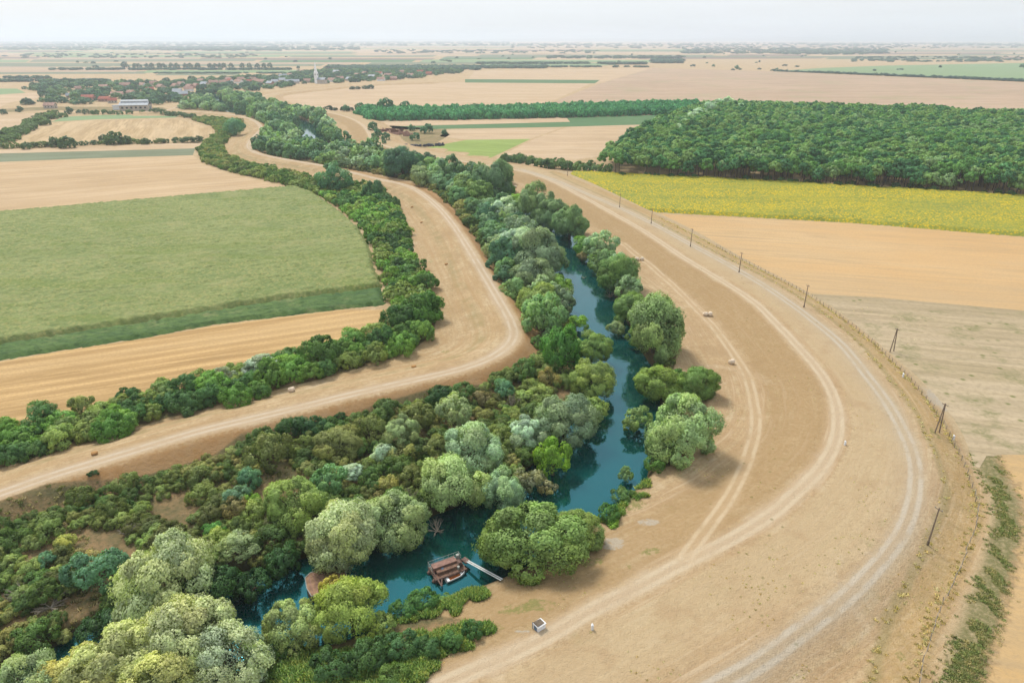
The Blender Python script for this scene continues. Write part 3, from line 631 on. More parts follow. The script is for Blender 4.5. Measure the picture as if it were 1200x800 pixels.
# --- single trees and bushes read off the photograph: (px, py, width px, kind, colour, height factor, name, label)
WT, RB, HS = 'willow_tree', 'river_bush', 'hedge_shrub'
one = [
 (192, 680, 104, 'willow', PALE, 1.05, WT, 'big pale round willow standing free in the lower left scrub'),
 (113, 668, 62, 'bush', TEAL, 1.15, RB, 'round blue green bush just left of the big pale willow'),
 (77, 636, 25, 'bush', YEL, 1.1, RB, 'small yellow green round bush in the olive scrub at left'),
 (54, 656, 24, 'scrub', TEAL, 1.1, RB, 'small green bush uphill of the round blue green bush'),
 (45, 678, 28, 'scrub', MID, 1.0, RB, 'small mid green bush left of the round blue green bush'),
 (250, 690, 62, 'bush', DARK, 1.0, RB, 'very dark green bush between the big pale willow and the river'),
 (297, 684, 42, 'bush', DARK, 1.0, RB, 'dark green bush hanging over the left end of the visible river'),
 (332, 655, 42, 'bush', DARK, 1.1, RB, 'compact dark green bush on bare ground below the pale willows'),
 (120, 737, 52, 'bush', DARK, .9, RB, 'dark green bush in the hollow below the big pale willow'),
 (276, 644, 44, 'poplar', SAGE, .6, WT, 'loose pale tree with a yellow top right of the big pale willow'),
 (268, 628, 16, 'scrub', YEL, 1.0, RB, 'yellow tuft of leaves on top of the loose pale tree'),
 (250, 622, 26, 'scrub', fc(86, 140, 60), 1.0, RB, 'fresh green low bush above the big pale willow'),
 (293, 559, 28, 'bush', TEAL, 1.2, RB, 'blue green round bush, upper of the pair in the scrub'),
 (277, 580, 31, 'bush', fc(108, 144, 112), 1.1, RB, 'blue green round bush, lower of the pair in the scrub'),
 (293, 586, 24, 'bush', BRIGHT, 1.0, RB, 'bright green bush beside the blue green pair'),
 (346, 590, 66, 'willow', LIGHT, 1.0, WT, 'light green willow with yellowish tips in the middle scrub'),
 (385, 564, 42, 'bush', fc(104, 146, 92), 1.1, RB, 'fresh green round bush right above the light green willow'),
 (412, 553, 28, 'poplar', SILV, .55, WT, 'narrow silver leaved tree in the middle of the scrub'),
 (437, 562, 30, 'bush', MID, 1.0, RB, 'green bush right of the narrow silver tree'),
 (430, 577, 22, 'bush', OLIVE, 1.0, RB, 'small olive bush above the largest riverside willow'),
 (400, 622, 84, 'willow', PALE, 1.05, WT, 'largest pale willow on the left bank above the dark water'),
 (462, 607, 70, 'willow', SAGE, 1.0, WT, 'sage willow leaning out right of the largest bank willow'),
 (469, 508, 42, 'willow', SAGE, 1.0, WT, 'pale grey willow among olive scrub below the levee bend'),
 (447, 531, 28, 'bush', SILV, 1.1, RB, 'silvery small bush below the pale grey willow'),
 (454, 546, 15, 'scrub', fc(120, 178, 40), 1.0, RB, 'tiny vivid green bush beside the silvery small bush'),
 (556, 528, 68, 'willow', fc(146, 172, 136), 1.0, WT, 'broad silvery willow in the centre of the left bank'),
 (532, 565, 76, 'willow', fc(152, 172, 110), 1.05, WT, 'pale yellowish willow just below the broad silvery willow'),
 (590, 574, 50, 'willow', fc(140, 168, 130), 1.15, WT, 'silver green round willow at the water, left of the inlet'),
 (615, 508, 44, 'willow', SILV, 1.1, WT, 'silver topped willow behind the vivid green tree'),
 (648, 536, 42, 'bush', BRIGHT, 1.5, RB, 'vivid green round tree at the water edge'),
 (662, 490, 70, 'willow', GREYG, 1.0, WT, 'wide grey green willow above the river elbow'),
 (697, 478, 34, 'willow', LIGHT, 1.0, WT, 'light green willow leaning over the river elbow'),
 (590, 455, 26, 'bush', TEAL, 1.2, RB, 'teal round bush at the foot of the levee bend'),
 (515, 464, 36, 'bush', DARK, 1.0, RB, 'dark green bush at the levee foot left of the teal bush'),
 (542, 460, 32, 'bush', MID, 1.0, RB, 'mid green bush at the levee foot next to the dark one'),
 (562, 466, 25, 'scrub', BROWN, 1.0, RB, 'brownish bush left of the teal bush'),
 (614, 433, 31, 'bush', MID, 1.1, RB, 'green round bush at the tip of the orange slope'),
 (644, 443, 26, 'scrub', fc(138, 128, 70), 1.1, RB, 'brown olive bush under the dark green tree'),
 (532, 484, 46, 'scrub', SAGE, 1.2, RB, 'light sage thicket below the levee foot bushes'),
 (622, 562, 36, 'reed', fc(130, 136, 104), 1.1, RB, 'brownish grey reedy bush at the water edge'),
 (640, 568, 24, 'reed', fc(140, 140, 106), 1.0, RB, 'small tan reed clump beside the vivid green tree'),
 (480, 556, 32, 'scrub', OLIVE, 1.0, RB, 'dark olive bush left of the broad silvery willow'),
 (511, 522, 30, 'bush', OLIVE, 1.1, RB, 'olive round bush touching the broad silvery willow'),
 (490, 488, 42, 'scrub', OLIVE, 1.1, RB, 'olive bush right of the pale grey willow'),
 (397, 520, 52, 'willow', fc(128, 134, 72), .85, WT, 'olive feathery willow below the dark levee thicket'),
 (315, 530, 48, 'scrub', OLIVE, 1.2, RB, 'large olive thicket below the left levee'),
 (432, 506, 42, 'scrub', OLIVE, 1.2, RB, 'olive bush left of the pale grey willow'),
 (345, 504, 40, 'bush', DARK, 1.0, RB, 'dark green bush at the levee foot, left of three'),
 (366, 499, 38, 'bush', fc(58, 100, 58), 1.1, RB, 'dark green bush at the levee foot, middle of three'),
 (386, 503, 34, 'bush', MID, 1.0, RB, 'green bush at the levee foot, right of three'),
 (399, 490, 16, 'bush', DARK, 1.0, RB, 'tiny round dark bush alone on the orange slope'),
 (112, 565, 11, 'bush', DARK, .8, RB, 'tiny dark bush on the orange slope at lower left'),
 (658, 411, 48, 'bush', fc(72, 122, 44), 1.5, RB, 'dense dark green round tree beside the river narrows'),
 (634, 400, 22, 'bush', MID, 1.1, RB, 'small green bush left of the dense dark green tree'),
 (694, 442, 52, 'willow', LIGHT, 1.0, WT, 'light green willow overhanging the river below the narrows'),
 (694, 408, 42, 'willow', fc(118, 148, 72), 1.0, WT, 'green willow overhanging the river at the narrows'),
 (675, 378, 26, 'bush', BRIGHT, 1.0, RB, 'bright yellow green bush on the left bank above the dark tree'),
 (630, 350, 46, 'willow', LIGHT, .9, WT, 'light green willow on the left bank, nearest the levee bend'),
 (654, 350, 38, 'willow', GREYG, 1.0, WT, 'grey green willow at the left water edge of the narrows'),
 (654, 334, 30, 'bush', fc(116, 154, 52), 1.1, RB, 'fresh green tree between two grey green willows'),
 (626, 322, 48, 'willow', GREYG, .9, WT, 'smooth grey green willow on the left bank'),
 (630, 298, 60, 'willow', GREYG, 1.0, WT, 'large grey green willow where the river first shows'),
 (646, 304, 38, 'willow', fc(114, 144, 100), 1.0, WT, 'green willow at the left edge where the river first shows'),
 (612, 284, 44, 'willow', SILV, .9, WT, 'silver willow above the large grey green willow'),
 (586, 306, 16, 'bush', YEL, 1.2, RB, 'small yellowish tree beside the levee track'),
 (609, 270, 38, 'willow', GREYG, 1.0, WT, 'grey willow on the left bank behind the silver one'),
 (593, 246, 36, 'willow', SILV, 1.0, WT, 'silvery willow on the left bank in the upper bend'),
 (570, 250, 30, 'willow', TEAL, 1.0, WT, 'dark blue green willow beside the silvery upper bend one'),
 (768, 385, 70, 'willow', fc(126, 150, 92), 1.15, WT, 'tall broad green willow on the right bank above the pair'),
 (745, 362, 44, 'willow', fc(108, 140, 72), 1.05, WT, 'green willow on the right bank behind the tall broad one'),
 (746, 394, 26, 'willow', fc(104, 136, 60), 1.0, WT, 'green willow dipping into the water below the tall broad one'),
 (722, 383, 22, 'scrub', fc(128, 146, 100), 1.0, RB, 'low grey bush hanging over the water in the narrows'),
 (733, 368, 18, 'scrub', BRIGHT, 1.1, RB, 'bright green bush at the water edge above the tall willow'),
 (774, 449, 52, 'willow', fc(124, 150, 64), .95, WT, 'yellow tipped green willow, left of the right bank pair'),
 (816, 447, 46, 'willow', fc(100, 132, 60), .95, WT, 'darker green round willow, right of the right bank pair'),
 (800, 503, 80, 'willow', fc(138, 164, 108), 1.0, WT, 'big round willow with silvery tufts on the open grass edge'),
 (748, 490, 36, 'willow', fc(118, 146, 78), .9, WT, 'willow limb reaching over the water left of the big round willow'),
 (776, 525, 36, 'willow', fc(108, 138, 78), .9, WT, 'low green willow at the foot of the big round willow'),
 (734, 555, 19, 'bush', fc(110, 142, 84), 1.1, RB, 'small round bush on the right bank where grass begins'),
 (714, 600, 26, 'bush', fc(74, 120, 44), .9, RB, 'low green bush at the inlet right of the broad lone willow'),
 (730, 580, 26, 'scrub', MID, .8, RB, 'low green scrub strip above the inlet bush'),
 (719, 612, 16, 'scrub', BRIGHT, .6, RB, 'tiny low green bush on the bare sand by the inlet'),
 (634, 632, 108, 'willow', fc(120, 146, 72), .82, WT, 'broad lone green willow on the right bank beside the gangway'),
 (592, 636, 56, 'willow', fc(116, 144, 68), .8, WT, 'left shoulder of the broad lone willow over the water'),
 (676, 622, 54, 'willow', fc(124, 148, 74), .95, WT, 'right shoulder of the broad lone willow by the sand'),
 (707, 302, 34, 'willow', fc(108, 140, 84), 1.0, WT, 'green willow on the right bank above the sand coloured levee'),
 (725, 320, 46, 'willow', fc(104, 138, 70), 1.0, WT, 'broad green willow on the right bank where water opens'),
 (682, 288, 28, 'bush', fc(92, 136, 52), 1.1, RB, 'fresh green bush on the right bank at the first water'),
 (682, 301, 15, 'scrub', BROWN, 1.0, RB, 'brown reddish bush at the water on the right bank'),
 (668, 262, 42, 'willow', fc(104, 136, 84), 1.1, WT, 'round green willow on the right bank in the upper bend'),
 (646, 250, 40, 'willow', fc(112, 142, 96), 1.1, WT, 'grey green willow beside the round one in the upper bend'),
 (626, 240, 48, 'willow', fc(116, 144, 94), 1.1, WT, 'broad grey green willow on the right bank, upper bend'),
 (604, 236, 24, 'willow', BRIGHT, .9, WT, 'bright green tree top in the upper bend'),
 (578, 212, 44, 'willow', fc(100, 132, 92), 1.2, WT, 'tall dark willow on the right bank near the first bales'),
 (594, 222, 20, 'bush', fc(88, 134, 40), 1.3, RB, 'bright green round tree right of the tall dark willow'),
 (551, 208, 32, 'willow', fc(84, 118, 82), 1.1, WT, 'dark willow left of the tall dark willow'),
 (528, 200, 36, 'willow', fc(90, 122, 86), 1.1, WT, 'dark rounded willow in the middle of the corridor'),
 (502, 190, 20, 'poplar', fc(72, 104, 76), .7, WT, 'slender dark tree standing apart near the lime green field'),
 (472, 190, 42, 'willow', fc(70, 114, 84), 1.0, WT, 'dark blue green tree crowd leader near the farm ruins'),
 (562, 228, 34, 'willow', fc(110, 142, 74), 1.0, WT, 'round light tree with a pale edge over the hidden river'),
 (543, 221, 32, 'willow', fc(120, 146, 78), 1.0, WT, 'light green tree left of the round pale edged one'),
 (494, 207, 26, 'willow', SAGE, 1.0, WT, 'sage tree beside the levee track at its upper bend'),
 (392, 210, 38, 'willow', fc(84, 130, 90), 1.0, WT, 'large dark tree on the left side of the levee track'),
 (437, 222, 24, 'bush', fc(70, 112, 70), 1.4, WT, 'dark pointed tree at the outer side of the levee bend'),
 (461, 238, 16, 'bush', fc(80, 118, 62), 1.2, HS, 'small separate round shrub on the levee berm'),
 (275, 149, 22, 'bush', fc(92, 140, 104), 1.3, WT, 'round blue green tree beside the curved stubble field'),
 (140, 772, 100, 'willow', fc(168, 174, 112), 1.0, WT, 'pale yellowish willow at the bottom edge left of centre clump'),
 (218, 748, 96, 'willow', fc(164, 172, 124), 1.0, WT, 'pale willow at the bottom edge, middle of the pale clump'),
 (268, 770, 84, 'willow', fc(160, 174, 140), 1.0, WT, 'silvery willow at the bottom edge, right of the pale clump'),
 (190, 800, 90, 'willow', fc(170, 176, 110), .95, WT, 'yellowish willow cut by the bottom edge under the pale clump'),
 (85, 795, 60, 'willow', fc(176, 172, 96), .95, WT, 'yellow tinted willow cut by the bottom edge'),
 (35, 800, 66, 'willow', SAGE, 1.0, WT, 'sage willow in the bottom left corner'),
 (344, 733, 66, 'willow', fc(146, 162, 96), 1.05, WT, 'pale green willow at the water edge left of the yellow green one'),
 (412, 716, 74, 'willow', fc(142, 160, 66), 1.05, WT, 'yellow green willow on the right bank above the rusty hull'),
 (388, 688, 26, 'bush', fc(184, 172, 64), 1.3, RB, 'bright yellow bush in front of the rusty hull'),
 (309, 766, 46, 'bush', fc(70, 100, 36), 1.0, RB, 'dark yellowish bush between the pale clump and the water'),
 (300, 785, 22, 'bush', SAGE, 1.2, RB, 'small sage tree at the bottom edge'),
 (448, 732, 34, 'willow', LIGHT, .9, WT, 'light willow right of the yellow green one'),
 (472, 715, 32, 'bush', fc(78, 122, 56), .9, RB, 'green bush on the bank below the pontoon, left'),
 (496, 704, 34, 'bush', fc(84, 130, 58), .9, RB, 'green bush on the bank below the pontoon, middle'),
 (518, 703, 22, 'scrub', fc(100, 140, 62), .5, RB, 'low green bush on the bank below the pontoon, right'),
 (554, 737, 24, 'bush', fc(70, 112, 56), 1.2, RB, 'dark round bush at the tip of the lower green strip'),
 (530, 750, 26, 'bush', fc(74, 114, 56), 1.0, RB, 'green bush second from the tip of the lower green strip'),
 (500, 757, 30, 'bush', fc(74, 112, 60), 1.0, RB, 'green bush third from the tip of the lower green strip'),
 (470, 755, 40, 'bush', fc(76, 116, 66), 1.0, RB, 'large green bush in the middle of the lower green strip'),
 (432, 768, 46, 'bush', fc(70, 104, 52), 1.0, RB, 'dark green bush at the left part of the lower green strip'),
 (390, 780, 50, 'bush', fc(66, 100, 50), 1.0, RB, 'dark green bush under the yellow green willow'),
 (460, 790, 34, 'scrub', fc(90, 120, 50), .8, RB, 'low green bush at the bottom edge of the lower strip'),
 (96, 478, 30, 'scrub', fc(124, 134, 70), 1.3, HS, 'light olive round shrub on the field side of the left hedge'),
 (131, 501, 40, 'bush', fc(84, 130, 44), 1.0, HS, 'bright green shrub on the track side of the left hedge'),
 (262, 440, 26, 'poplar', fc(132, 146, 116), .55, HS, 'grey feathery small tree in the left hedge'),
 (308, 428, 38, 'poplar', fc(150, 168, 150), .5, HS, 'silver leaved small tree in the left hedge'),
 (295, 436, 24, 'scrub', fc(158, 172, 164), 1.0, HS, 'silver grey low shrub at the foot of the silver tree'),
 (305, 459, 21, 'bush', fc(76, 116, 50), 1.1, HS, 'small separate green shrub beside the levee track'),
 (276, 463, 36, 'bush', fc(92, 136, 46), 1.0, HS, 'fresh green shrub on the track side near the silver tree'),
 (221, 480, 20, 'bush', fc(78, 112, 62), 1.0, HS, 'small grey green shrub on the track side of the hedge'),
 (376, 411, 46, 'bush', fc(78, 112, 46), 1.1, HS, 'big dark green shrub in the hedge corner by the stubble'),
 (500, 330, 26, 'bush', fc(72, 110, 44), 1.1, HS, 'dark round shrub at the right side of the hedge bulge'),
 (494, 363, 48, 'bush', fc(74, 116, 42), 1.0, HS, 'wide green shrub at the widest point of the hedge bulge'),
 (468, 372, 40, 'bush', fc(66, 104, 46), 1.0, HS, 'dark green shrub left of the wide hedge bulge shrub'),
]
for i, (x, y, w, kd, col, hf, nm, lb) in enumerate(one):
    me, tm, R0, H0 = K[kd][0]
    X, Y, g_, R = at_crown(x, y, w, H0 / R0 * hf)
    if kd == 'willow' and w < 40: kd = 'willow_mid'
    plant(kd, nm, X, Y, g_ - .1, R * 1.04, col, lb, 'tree' if nm == WT else 'bush' if nm == RB else 'shrub', None, hf, True, v=i)
N_ONE = len(TREES)

# --- fill the scrub, hedge and far corridor
def scatter(polys, rmin, rmax, n_try, keep, pack=.95, seed=1, sizef=None):
    r = np.random.default_rng(seed); P = []
    for poly in polys:
        lo, hi = poly.min(0), poly.max(0); lo = np.maximum(lo, [-700, 30]); hi = np.minimum(hi, [900, 1700])
        y = lo[1] + (hi[1] - lo[1]) * r.random(n_try) ** 1.5; x = r.uniform(lo[0], hi[0], n_try); Q = np.stack([x, y], -1)
        Q = Q[sdpoly(Q, poly, 5) > .8]; P.append(Q)
    P = np.vstack(P); r.shuffle(P)
    dr, _ = sdline(P, RIVER, 40); hh = height(P); dl, _ = sdline(P, LEVEE_L, 60); dp, _ = sdline(P, TRACK_P, 60)
    ok = keep(P, dr, hh, dl, dp); P, dr, hh = P[ok], dr[ok], hh[ok]
    px, py = PX(P[:, 0], P[:, 1]); inv = (px > -60) & (px < 1260) & (py < 880); P, dr, hh = P[inv], dr[inv], hh[inv]
    cell = {}; out = []
    def add(x, y, q): cell.setdefault((int(x // 12), int(y // 12)), []).append((x, y, q))
    for t in TREES: add(*t)
    for (x, y), d_, h_ in zip(P, dr, hh):
        q = r.uniform(rmin, rmax) if sizef is None else sizef(x, y, d_, r); c0, c1 = int(x // 12), int(y // 12); good = True
        for a in (-1, 0, 1):
            for b in (-1, 0, 1):
                for (u, v_, w_) in cell.get((c0 + a, c1 + b), ()):
                    if (u - x) ** 2 + (v_ - y) ** 2 < (pack * (q + w_) * .72) ** 2: good = False; break
                if not good: break
            if not good: break
        if good: add(x, y, q); out.append((x, y, h_, q, d_))
    return out
STUFF = []          # (x, y, z, R, kind, colour index) past the first 300 of a kind
def pick(cols, x, y, r):
    k = vnoise(np.array([x / 14]), np.array([y / 14]), 21)[0] * .75 + r.random() * .35
    c = np.array(cols[min(len(cols) - 1, int(k * len(cols)))]); return tuple(c * r.uniform(.85, 1.15) * np.array([r.uniform(.92, 1.08), 1, r.uniform(.9, 1.1)]))
def tone(c):
    g_ = c[1]; 
    if g_ > .26: return 'pale'
    if c[0] > c[1] * .93: return 'brownish'
    if g_ > .17: return 'light green'
    if g_ > .115: return 'mid green'
    return 'dark green'
r2 = np.random.default_rng(11)
def section(py):
    return 'near the bottom of the photo' if py > 560 else 'below the levee bend' if py > 440 else 'beside the levee bend' if py > 330 else 'in the upper bend' if py > 230 else 'in the far river corridor'

# 1 shrubs of the hedge beside the left levee
hs = scatter([Z_HEDGE], 2.2, 4.0, 90000, lambda P, dr, h, dl, dp: (dl < -6) | (dl > 100) | (np.abs(dl) > 60), .70, 3)
hs.sort(key=lambda t: t[1])
hcols = [fc(74, 110, 44), fc(88, 124, 48), fc(66, 104, 52), fc(112, 132, 62), fc(98, 138, 52), fc(78, 114, 56)]
for i, (x, y, z, R, d_) in enumerate(hs):
    c = tuple(1.15 * v for v in pick(hcols, x, y, r2)); kd = 'bush' if y < 190 else 'shrub_mid'; R *= .8 if y > 420 else 1; c = tuple(np.array(c) * (1.3 if y > 300 else 1.0))
    if COUNT.get(HS, 0) < 295:
        part = 'beside the golden stubble' if y < 165 and x < -20 else 'beside the corn field' if y < 290 else 'beside the tan field' if y < 480 else 'around the curved stubble field'
        plant(kd, HS, x, y, z - .15, R, c, f'{tone(c)} shrub in the dense hedge {part}', 'shrub', f'hedge shrubs {part}', random.uniform(.8, 1.15), y < 230)
    else: STUFF.append((x, y, z - .15, R, 'shrub_mid', c))
# 2 far corridor trees
fw = scatter([Z_FAR], 4.5, 7.5, 9000, lambda P, dr, h, dl, dp: (np.abs(dr) > 9.5) & (h < 1.2), .95, 5)
fcols = [fc(110, 144, 100), fc(100, 136, 92), fc(134, 162, 120), fc(84, 124, 88), fc(118, 152, 90), fc(148, 172, 140)]
mw = scatter([Z_LEFT, Z_RIGHT], 3.8, 6.4, 16000, lambda P, dr, h, dl, dp: (np.abs(dr) > 12) & (np.abs(dr) < 27) & (h < 1.5) & (P[:, 1] > np.where(dr < 0, 165, 200)) & ((dr < 0) | (dp < -22)), .95, 6)
allw = sorted([(t, 0) for t in fw] + [(t, 1) for t in mw], key=lambda q: q[0][1])
for (x, y, z, R, d_), m_ in allw:
    c = pick(fcols, x, y, r2); kd = 'willow_mid' if y < 420 else 'willow_far'
    if COUNT.get(WT, 0) < 292:
        s = section(PX(x, y)[1]); sd_ = 'left' if d_ < 0 else 'right'
        plant(kd, WT, x, y, max(z, -.6) - .1, R, c, f'{tone(c)} willow in the crowd on the {sd_} bank {s}', 'tree', f'{sd_} bank willows {s}', random.uniform(.85, 1.15), y < 420)
    else: STUFF.append((x, y, z - .1, R, 'willow_far', c)); TREES.append((x, y, R))
# 3 olive scrub between levee and river
def ssize(x, y, d_, r): return r.choice([1.2, 1.7, 2.3, 2.9], p=[.25, .3, .3, .15]) * (1.0 if y < 140 else 1.25)
def scrub_keep(P, dr, h, dl, dp):
    gaps = (vnoise(P[:, 0] / 5, P[:, 1] / 5, 31) > .40) | (dl < 16)
    return ((dr < -9.5)) & (h < 1.3) & gaps & (dl > 7.8)
sc = scatter([Z_LEFT], 1.2, 3, 90000, scrub_keep, .80, 8, ssize)
rb = scatter([Z_RIGHT], 1.2, 2.2, 20000, lambda P, dr, h, dl, dp: (dr > 9.8) & (dr < 14) & (h < 1.0) & (h > -1.0) & (P[:, 1] > 97) & (vnoise(P[:, 0] / 9, P[:, 1] / 9, 37) > .35), 1.0, 9)
scols = [fc(118, 122, 60), fc(142, 146, 80), fc(84, 110, 50), fc(106, 122, 58), fc(128, 148, 74), fc(94, 102, 52), fc(138, 132, 80)]
lst = sorted(sc + rb, key=lambda t: -t[3] / depth_of(t[0], t[1]))
for i, (x, y, z, R, d_) in enumerate(lst):
    c = pick(scols, x, y, r2)
    if d_ > 0: c = tuple(np.array(c) * np.array([.8, 1.08, .8]))
    if COUNT.get(RB, 0) < 298 and i < 260:
        s = section(PX(x, y)[1]); sd_ = 'left' if d_ < 0 else 'right'
        plant('scrub' if r2.random() < .6 else 'bush', RB, x, y, max(z, -1.2) - .1, R, c, f'{tone(c)} bush in the {sd_} bank scrub {s}', 'bush', f'{sd_} bank scrub bushes {s}', random.uniform(.75, 1.15), False)
    else: STUFF.append((x, y, max(z, -1.2) - .1, R, 'scrub' if y < 150 else 'shrub_mid', c))

# ------------------------------------------------------------------ instancing for uncountable stuff
def stuff_instances(name, pts, meshes, label, colors):
    """pts: rows x, y, z, scale, zscale, rot, mesh index"""
    src = bpy.data.collections.new(name + '_source'); k = 0; nm = len(meshes)
    for ci, c in enumerate(colors):
        for mi, me in enumerate(meshes):
            mc = me.copy(); at_ = mc.attributes.new('tint', 'FLOAT_COLOR', 'CORNER'); at_.data.foreach_set('color', np.tile(np.array([*c, 1], np.float32), len(mc.loops))); mc.materials.clear(); mc.materials.append(M['mass'])
            o = bpy.data.objects.new(f'{name}_source_{k:03d}', mc); src.objects.link(o); k += 1
    pts = np.array(pts, float); me = bpy.data.meshes.new(name); me.vertices.add(len(pts)); me.vertices.foreach_set('co', pts[:, :3].ravel().astype(np.float32))
    fattr(me, 'scl', pts[:, 3]); fattr(me, 'sclz', pts[:, 4]); fattr(me, 'rot', pts[:, 5]); a = me.attributes.new('idx', 'INT', 'POINT'); a.data.foreach_set('value', pts[:, 6].astype(np.int32)); me.update()
    o = link(name, me, kind='stuff', label=label)
    ng = bpy.data.node_groups.new(name, 'GeometryNodeTree'); ng.interface.new_socket('Geometry', in_out='INPUT', socket_type='NodeSocketGeometry'); ng.interface.new_socket('Geometry', in_out='OUTPUT', socket_type='NodeSocketGeometry')
    N = ng.nodes.new; L = ng.links.new; gi = N('NodeGroupInput'); go = N('NodeGroupOutput'); iop = N('GeometryNodeInstanceOnPoints'); ci = N('GeometryNodeCollectionInfo')
    ci.inputs['Collection'].default_value = src; ci.inputs['Separate Children'].default_value = True; ci.inputs['Reset Children'].default_value = True
    def na(nm, t):
        x = N('GeometryNodeInputNamedAttribute'); x.data_type = t; x.inputs['Name'].default_value = nm; return x.outputs['Attribute']
    cs = N('ShaderNodeCombineXYZ'); s_ = na('scl', 'FLOAT'); L(s_, cs.inputs[0]); L(s_, cs.inputs[1]); L(na('sclz', 'FLOAT'), cs.inputs[2])
    cr = N('ShaderNodeCombineXYZ'); L(na('rot', 'FLOAT'), cr.inputs[2])
    L(gi.outputs[0], iop.inputs['Points']); L(ci.outputs[0], iop.inputs['Instance']); iop.inputs['Pick Instance'].default_value = True
    L(na('idx', 'INT'), iop.inputs['Instance Index']); L(cr.outputs[0], iop.inputs['Rotation']); L(cs.outputs[0], iop.inputs['Scale']); L(iop.outputs[0], go.inputs[0])
    md = o.modifiers.new('scatter', 'NODES'); md.node_group = ng; return o
def nearest(c, cols): return int(np.argmin([sum((a - b) ** 2 for a, b in zip(c, q)) for q in cols]))
for kd, nm, lb in (('scrub', 'undergrowth', 'olive undergrowth filling the near left bank'), ('shrub_mid', 'undergrowth', 'green undergrowth filling the farther banks and hedges'), ('willow_far', 'distant_woodland', 'willow woodland in the far river corridor')):
    s = [t for t in STUFF if t[4] == kd]
    if not s: continue
    cols = scols + hcols[:3] if kd != 'willow_far' else fcols; ms = [k[0] for k in K[kd]][:4]; R0 = K[kd][0][2]
    stuff_instances(nm, [(x, y, z, R / R0, R / R0 * random.uniform(.8, 1.15), random.uniform(0, 6.28), nearest(c, cols) * len(ms) + random.randrange(len(ms))) for x, y, z, R, _, c in s], ms, lb, cols)

# ------------------------------------------------------------------ the forest on the right
FOREST = WP([(703, 200), (712, 205), (760, 207), (800, 209), (900, 214), (1000, 219), (1200, 231), (1500, 250), (1500, 160), (1200, 146), (1000, 136), (900, 133), (850, 131), (815, 134), (790, 144), (755, 160), (725, 180)])
def fill(poly, sp, jit, seed):
    r = np.random.default_rng(seed); lo, hi = poly.min(0), poly.max(0); X, Y = np.meshgrid(np.arange(lo[0], hi[0], sp), np.arange(lo[1], hi[1], sp * .87)); X[1::2] += sp / 2
    P = np.stack([X.ravel(), Y.ravel()], -1); P = P + r.uniform(-jit, jit, P.shape) * sp; d = sdpoly(P, poly, 5); P, d = P[d > 0], d[d > 0]
    px, _ = PX(P[:, 0], P[:, 1], 10); m = (px > -40) & (px < 1260); return P[m], d[m]
P, d = fill(FOREST, 5.5, .42, 4)
ocols = [tuple(v * 1.1 for v in q) for q in (fc(84, 132, 68), fc(106, 142, 70), fc(72, 124, 72), fc(114, 146, 80), fc(62, 112, 70), fc(92, 138, 66), fc(122, 152, 100), fc(78, 130, 82))]
hmap = 11.5 + 3.0 * (vnoise(P[:, 0] / 22, P[:, 1] / 22, 41) - .5) + 3 * (vnoise(P[:, 0] / 60, P[:, 1] / 60, 43) - .5) + rng.uniform(-2.4, 2.2, len(P))
order = np.argsort(P[:, 1]); n_f = 0; fpts = []
tall_trunk = {}
for i, (me, tm, R0, H0) in enumerate(K['oak']):
    b = B(); b.tube((0, 0, -.5), (.1, 0, 8.6), .28, .16, 7)
    for k in range(3):
        a = k * 2.1 + i; b.tube((.08, 0, 5.4 + k * .8), (1.6 * math.cos(a), 1.6 * math.sin(a), 8.6), .11, .05, 5)
    tall_trunk[i] = b.mesh('forest_trunk', M['bark'])
for j in order:
    x, y = P[j]; k = vnoise(np.array([x / 30]), np.array([y / 30]), 51)[0] * .7 + r2.random() * .35
    ci = min(len(ocols) - 1, int(k * len(ocols))); top = hmap[j] + (1.5 if d[j] > 6 else 0); R = r2.uniform(2.9, 4.9)
    if n_f < 296 and PX(x, y, 8)[0] < 1215:
        v_ = random.randrange(5); me = K['oak'][v_][0]; s = R / 4.2; c = tuple(np.array(ocols[ci]) * r2.uniform(.88, 1.12)); front = d[j] < 9
        t = thing('forest_tree', f'{tone(c)} tree ' + ('at the front edge of the dense forest facing the sunflowers' if front else 'just inside the front of the dense forest'), 'tree', (x, y, 0), random.uniform(0, 6.28), 'front edge trees of the forest' if front else 'second row trees of the forest')
        cr = link('crown', me, t, (0, 0, top - 6.6 * s)); cr.scale = (s, s, s); cr.color = (*c, 1)
        tr = link('trunk', tall_trunk[v_], t); tr.scale = (1, 1, (top - 2.5) / 8.6); n_f += 1
        if front and r2.random() < .45:  # low growth under the edge
            STUFF.append((x + r2.uniform(-3, 3), y - r2.uniform(2, 4), 0, r2.uniform(1.6, 2.8), 'edge', ocols[4]))
    else:
        fpts.append((x, y, top - 6.4 * R / 4.2, R / 4.2, R / 4.2, random.uniform(0, 6.28), ci * 4 + random.randrange(4)))
near_f = [p for p in fpts if p[1] < 620]; far_f = [p for p in fpts if p[1] >= 620]
stuff_instances('forest', near_f, [k[0] for k in K['oak']][:4], 'dense broadleaf forest canopy behind the sunflowers', ocols)
stuff_instances('forest', far_f, [k[0] for k in K['oak_far']], 'far part of the dense forest canopy', ocols)
for x, y, w_ in ((852, 119, 16), (842, 121, 18), (830, 126, 20), (820, 131, 18), (812, 137, 20), (803, 142, 16), (797, 149, 18), (868, 123, 13), (905, 146, 16), (920, 147, 13)):
    X, Y = W(x, y, 13.0); R = w_ / 2 * depth_of(X, Y, 13) / F
    plant('oak', 'poplar_tree', X, Y, 7.0, R, fc(164, 188, 160), 'pale silvery tall tree standing out of the left part of the forest', 'tree', 'pale trees in the forest', .9, False)
eg = [t for t in STUFF if t[4] == 'edge']
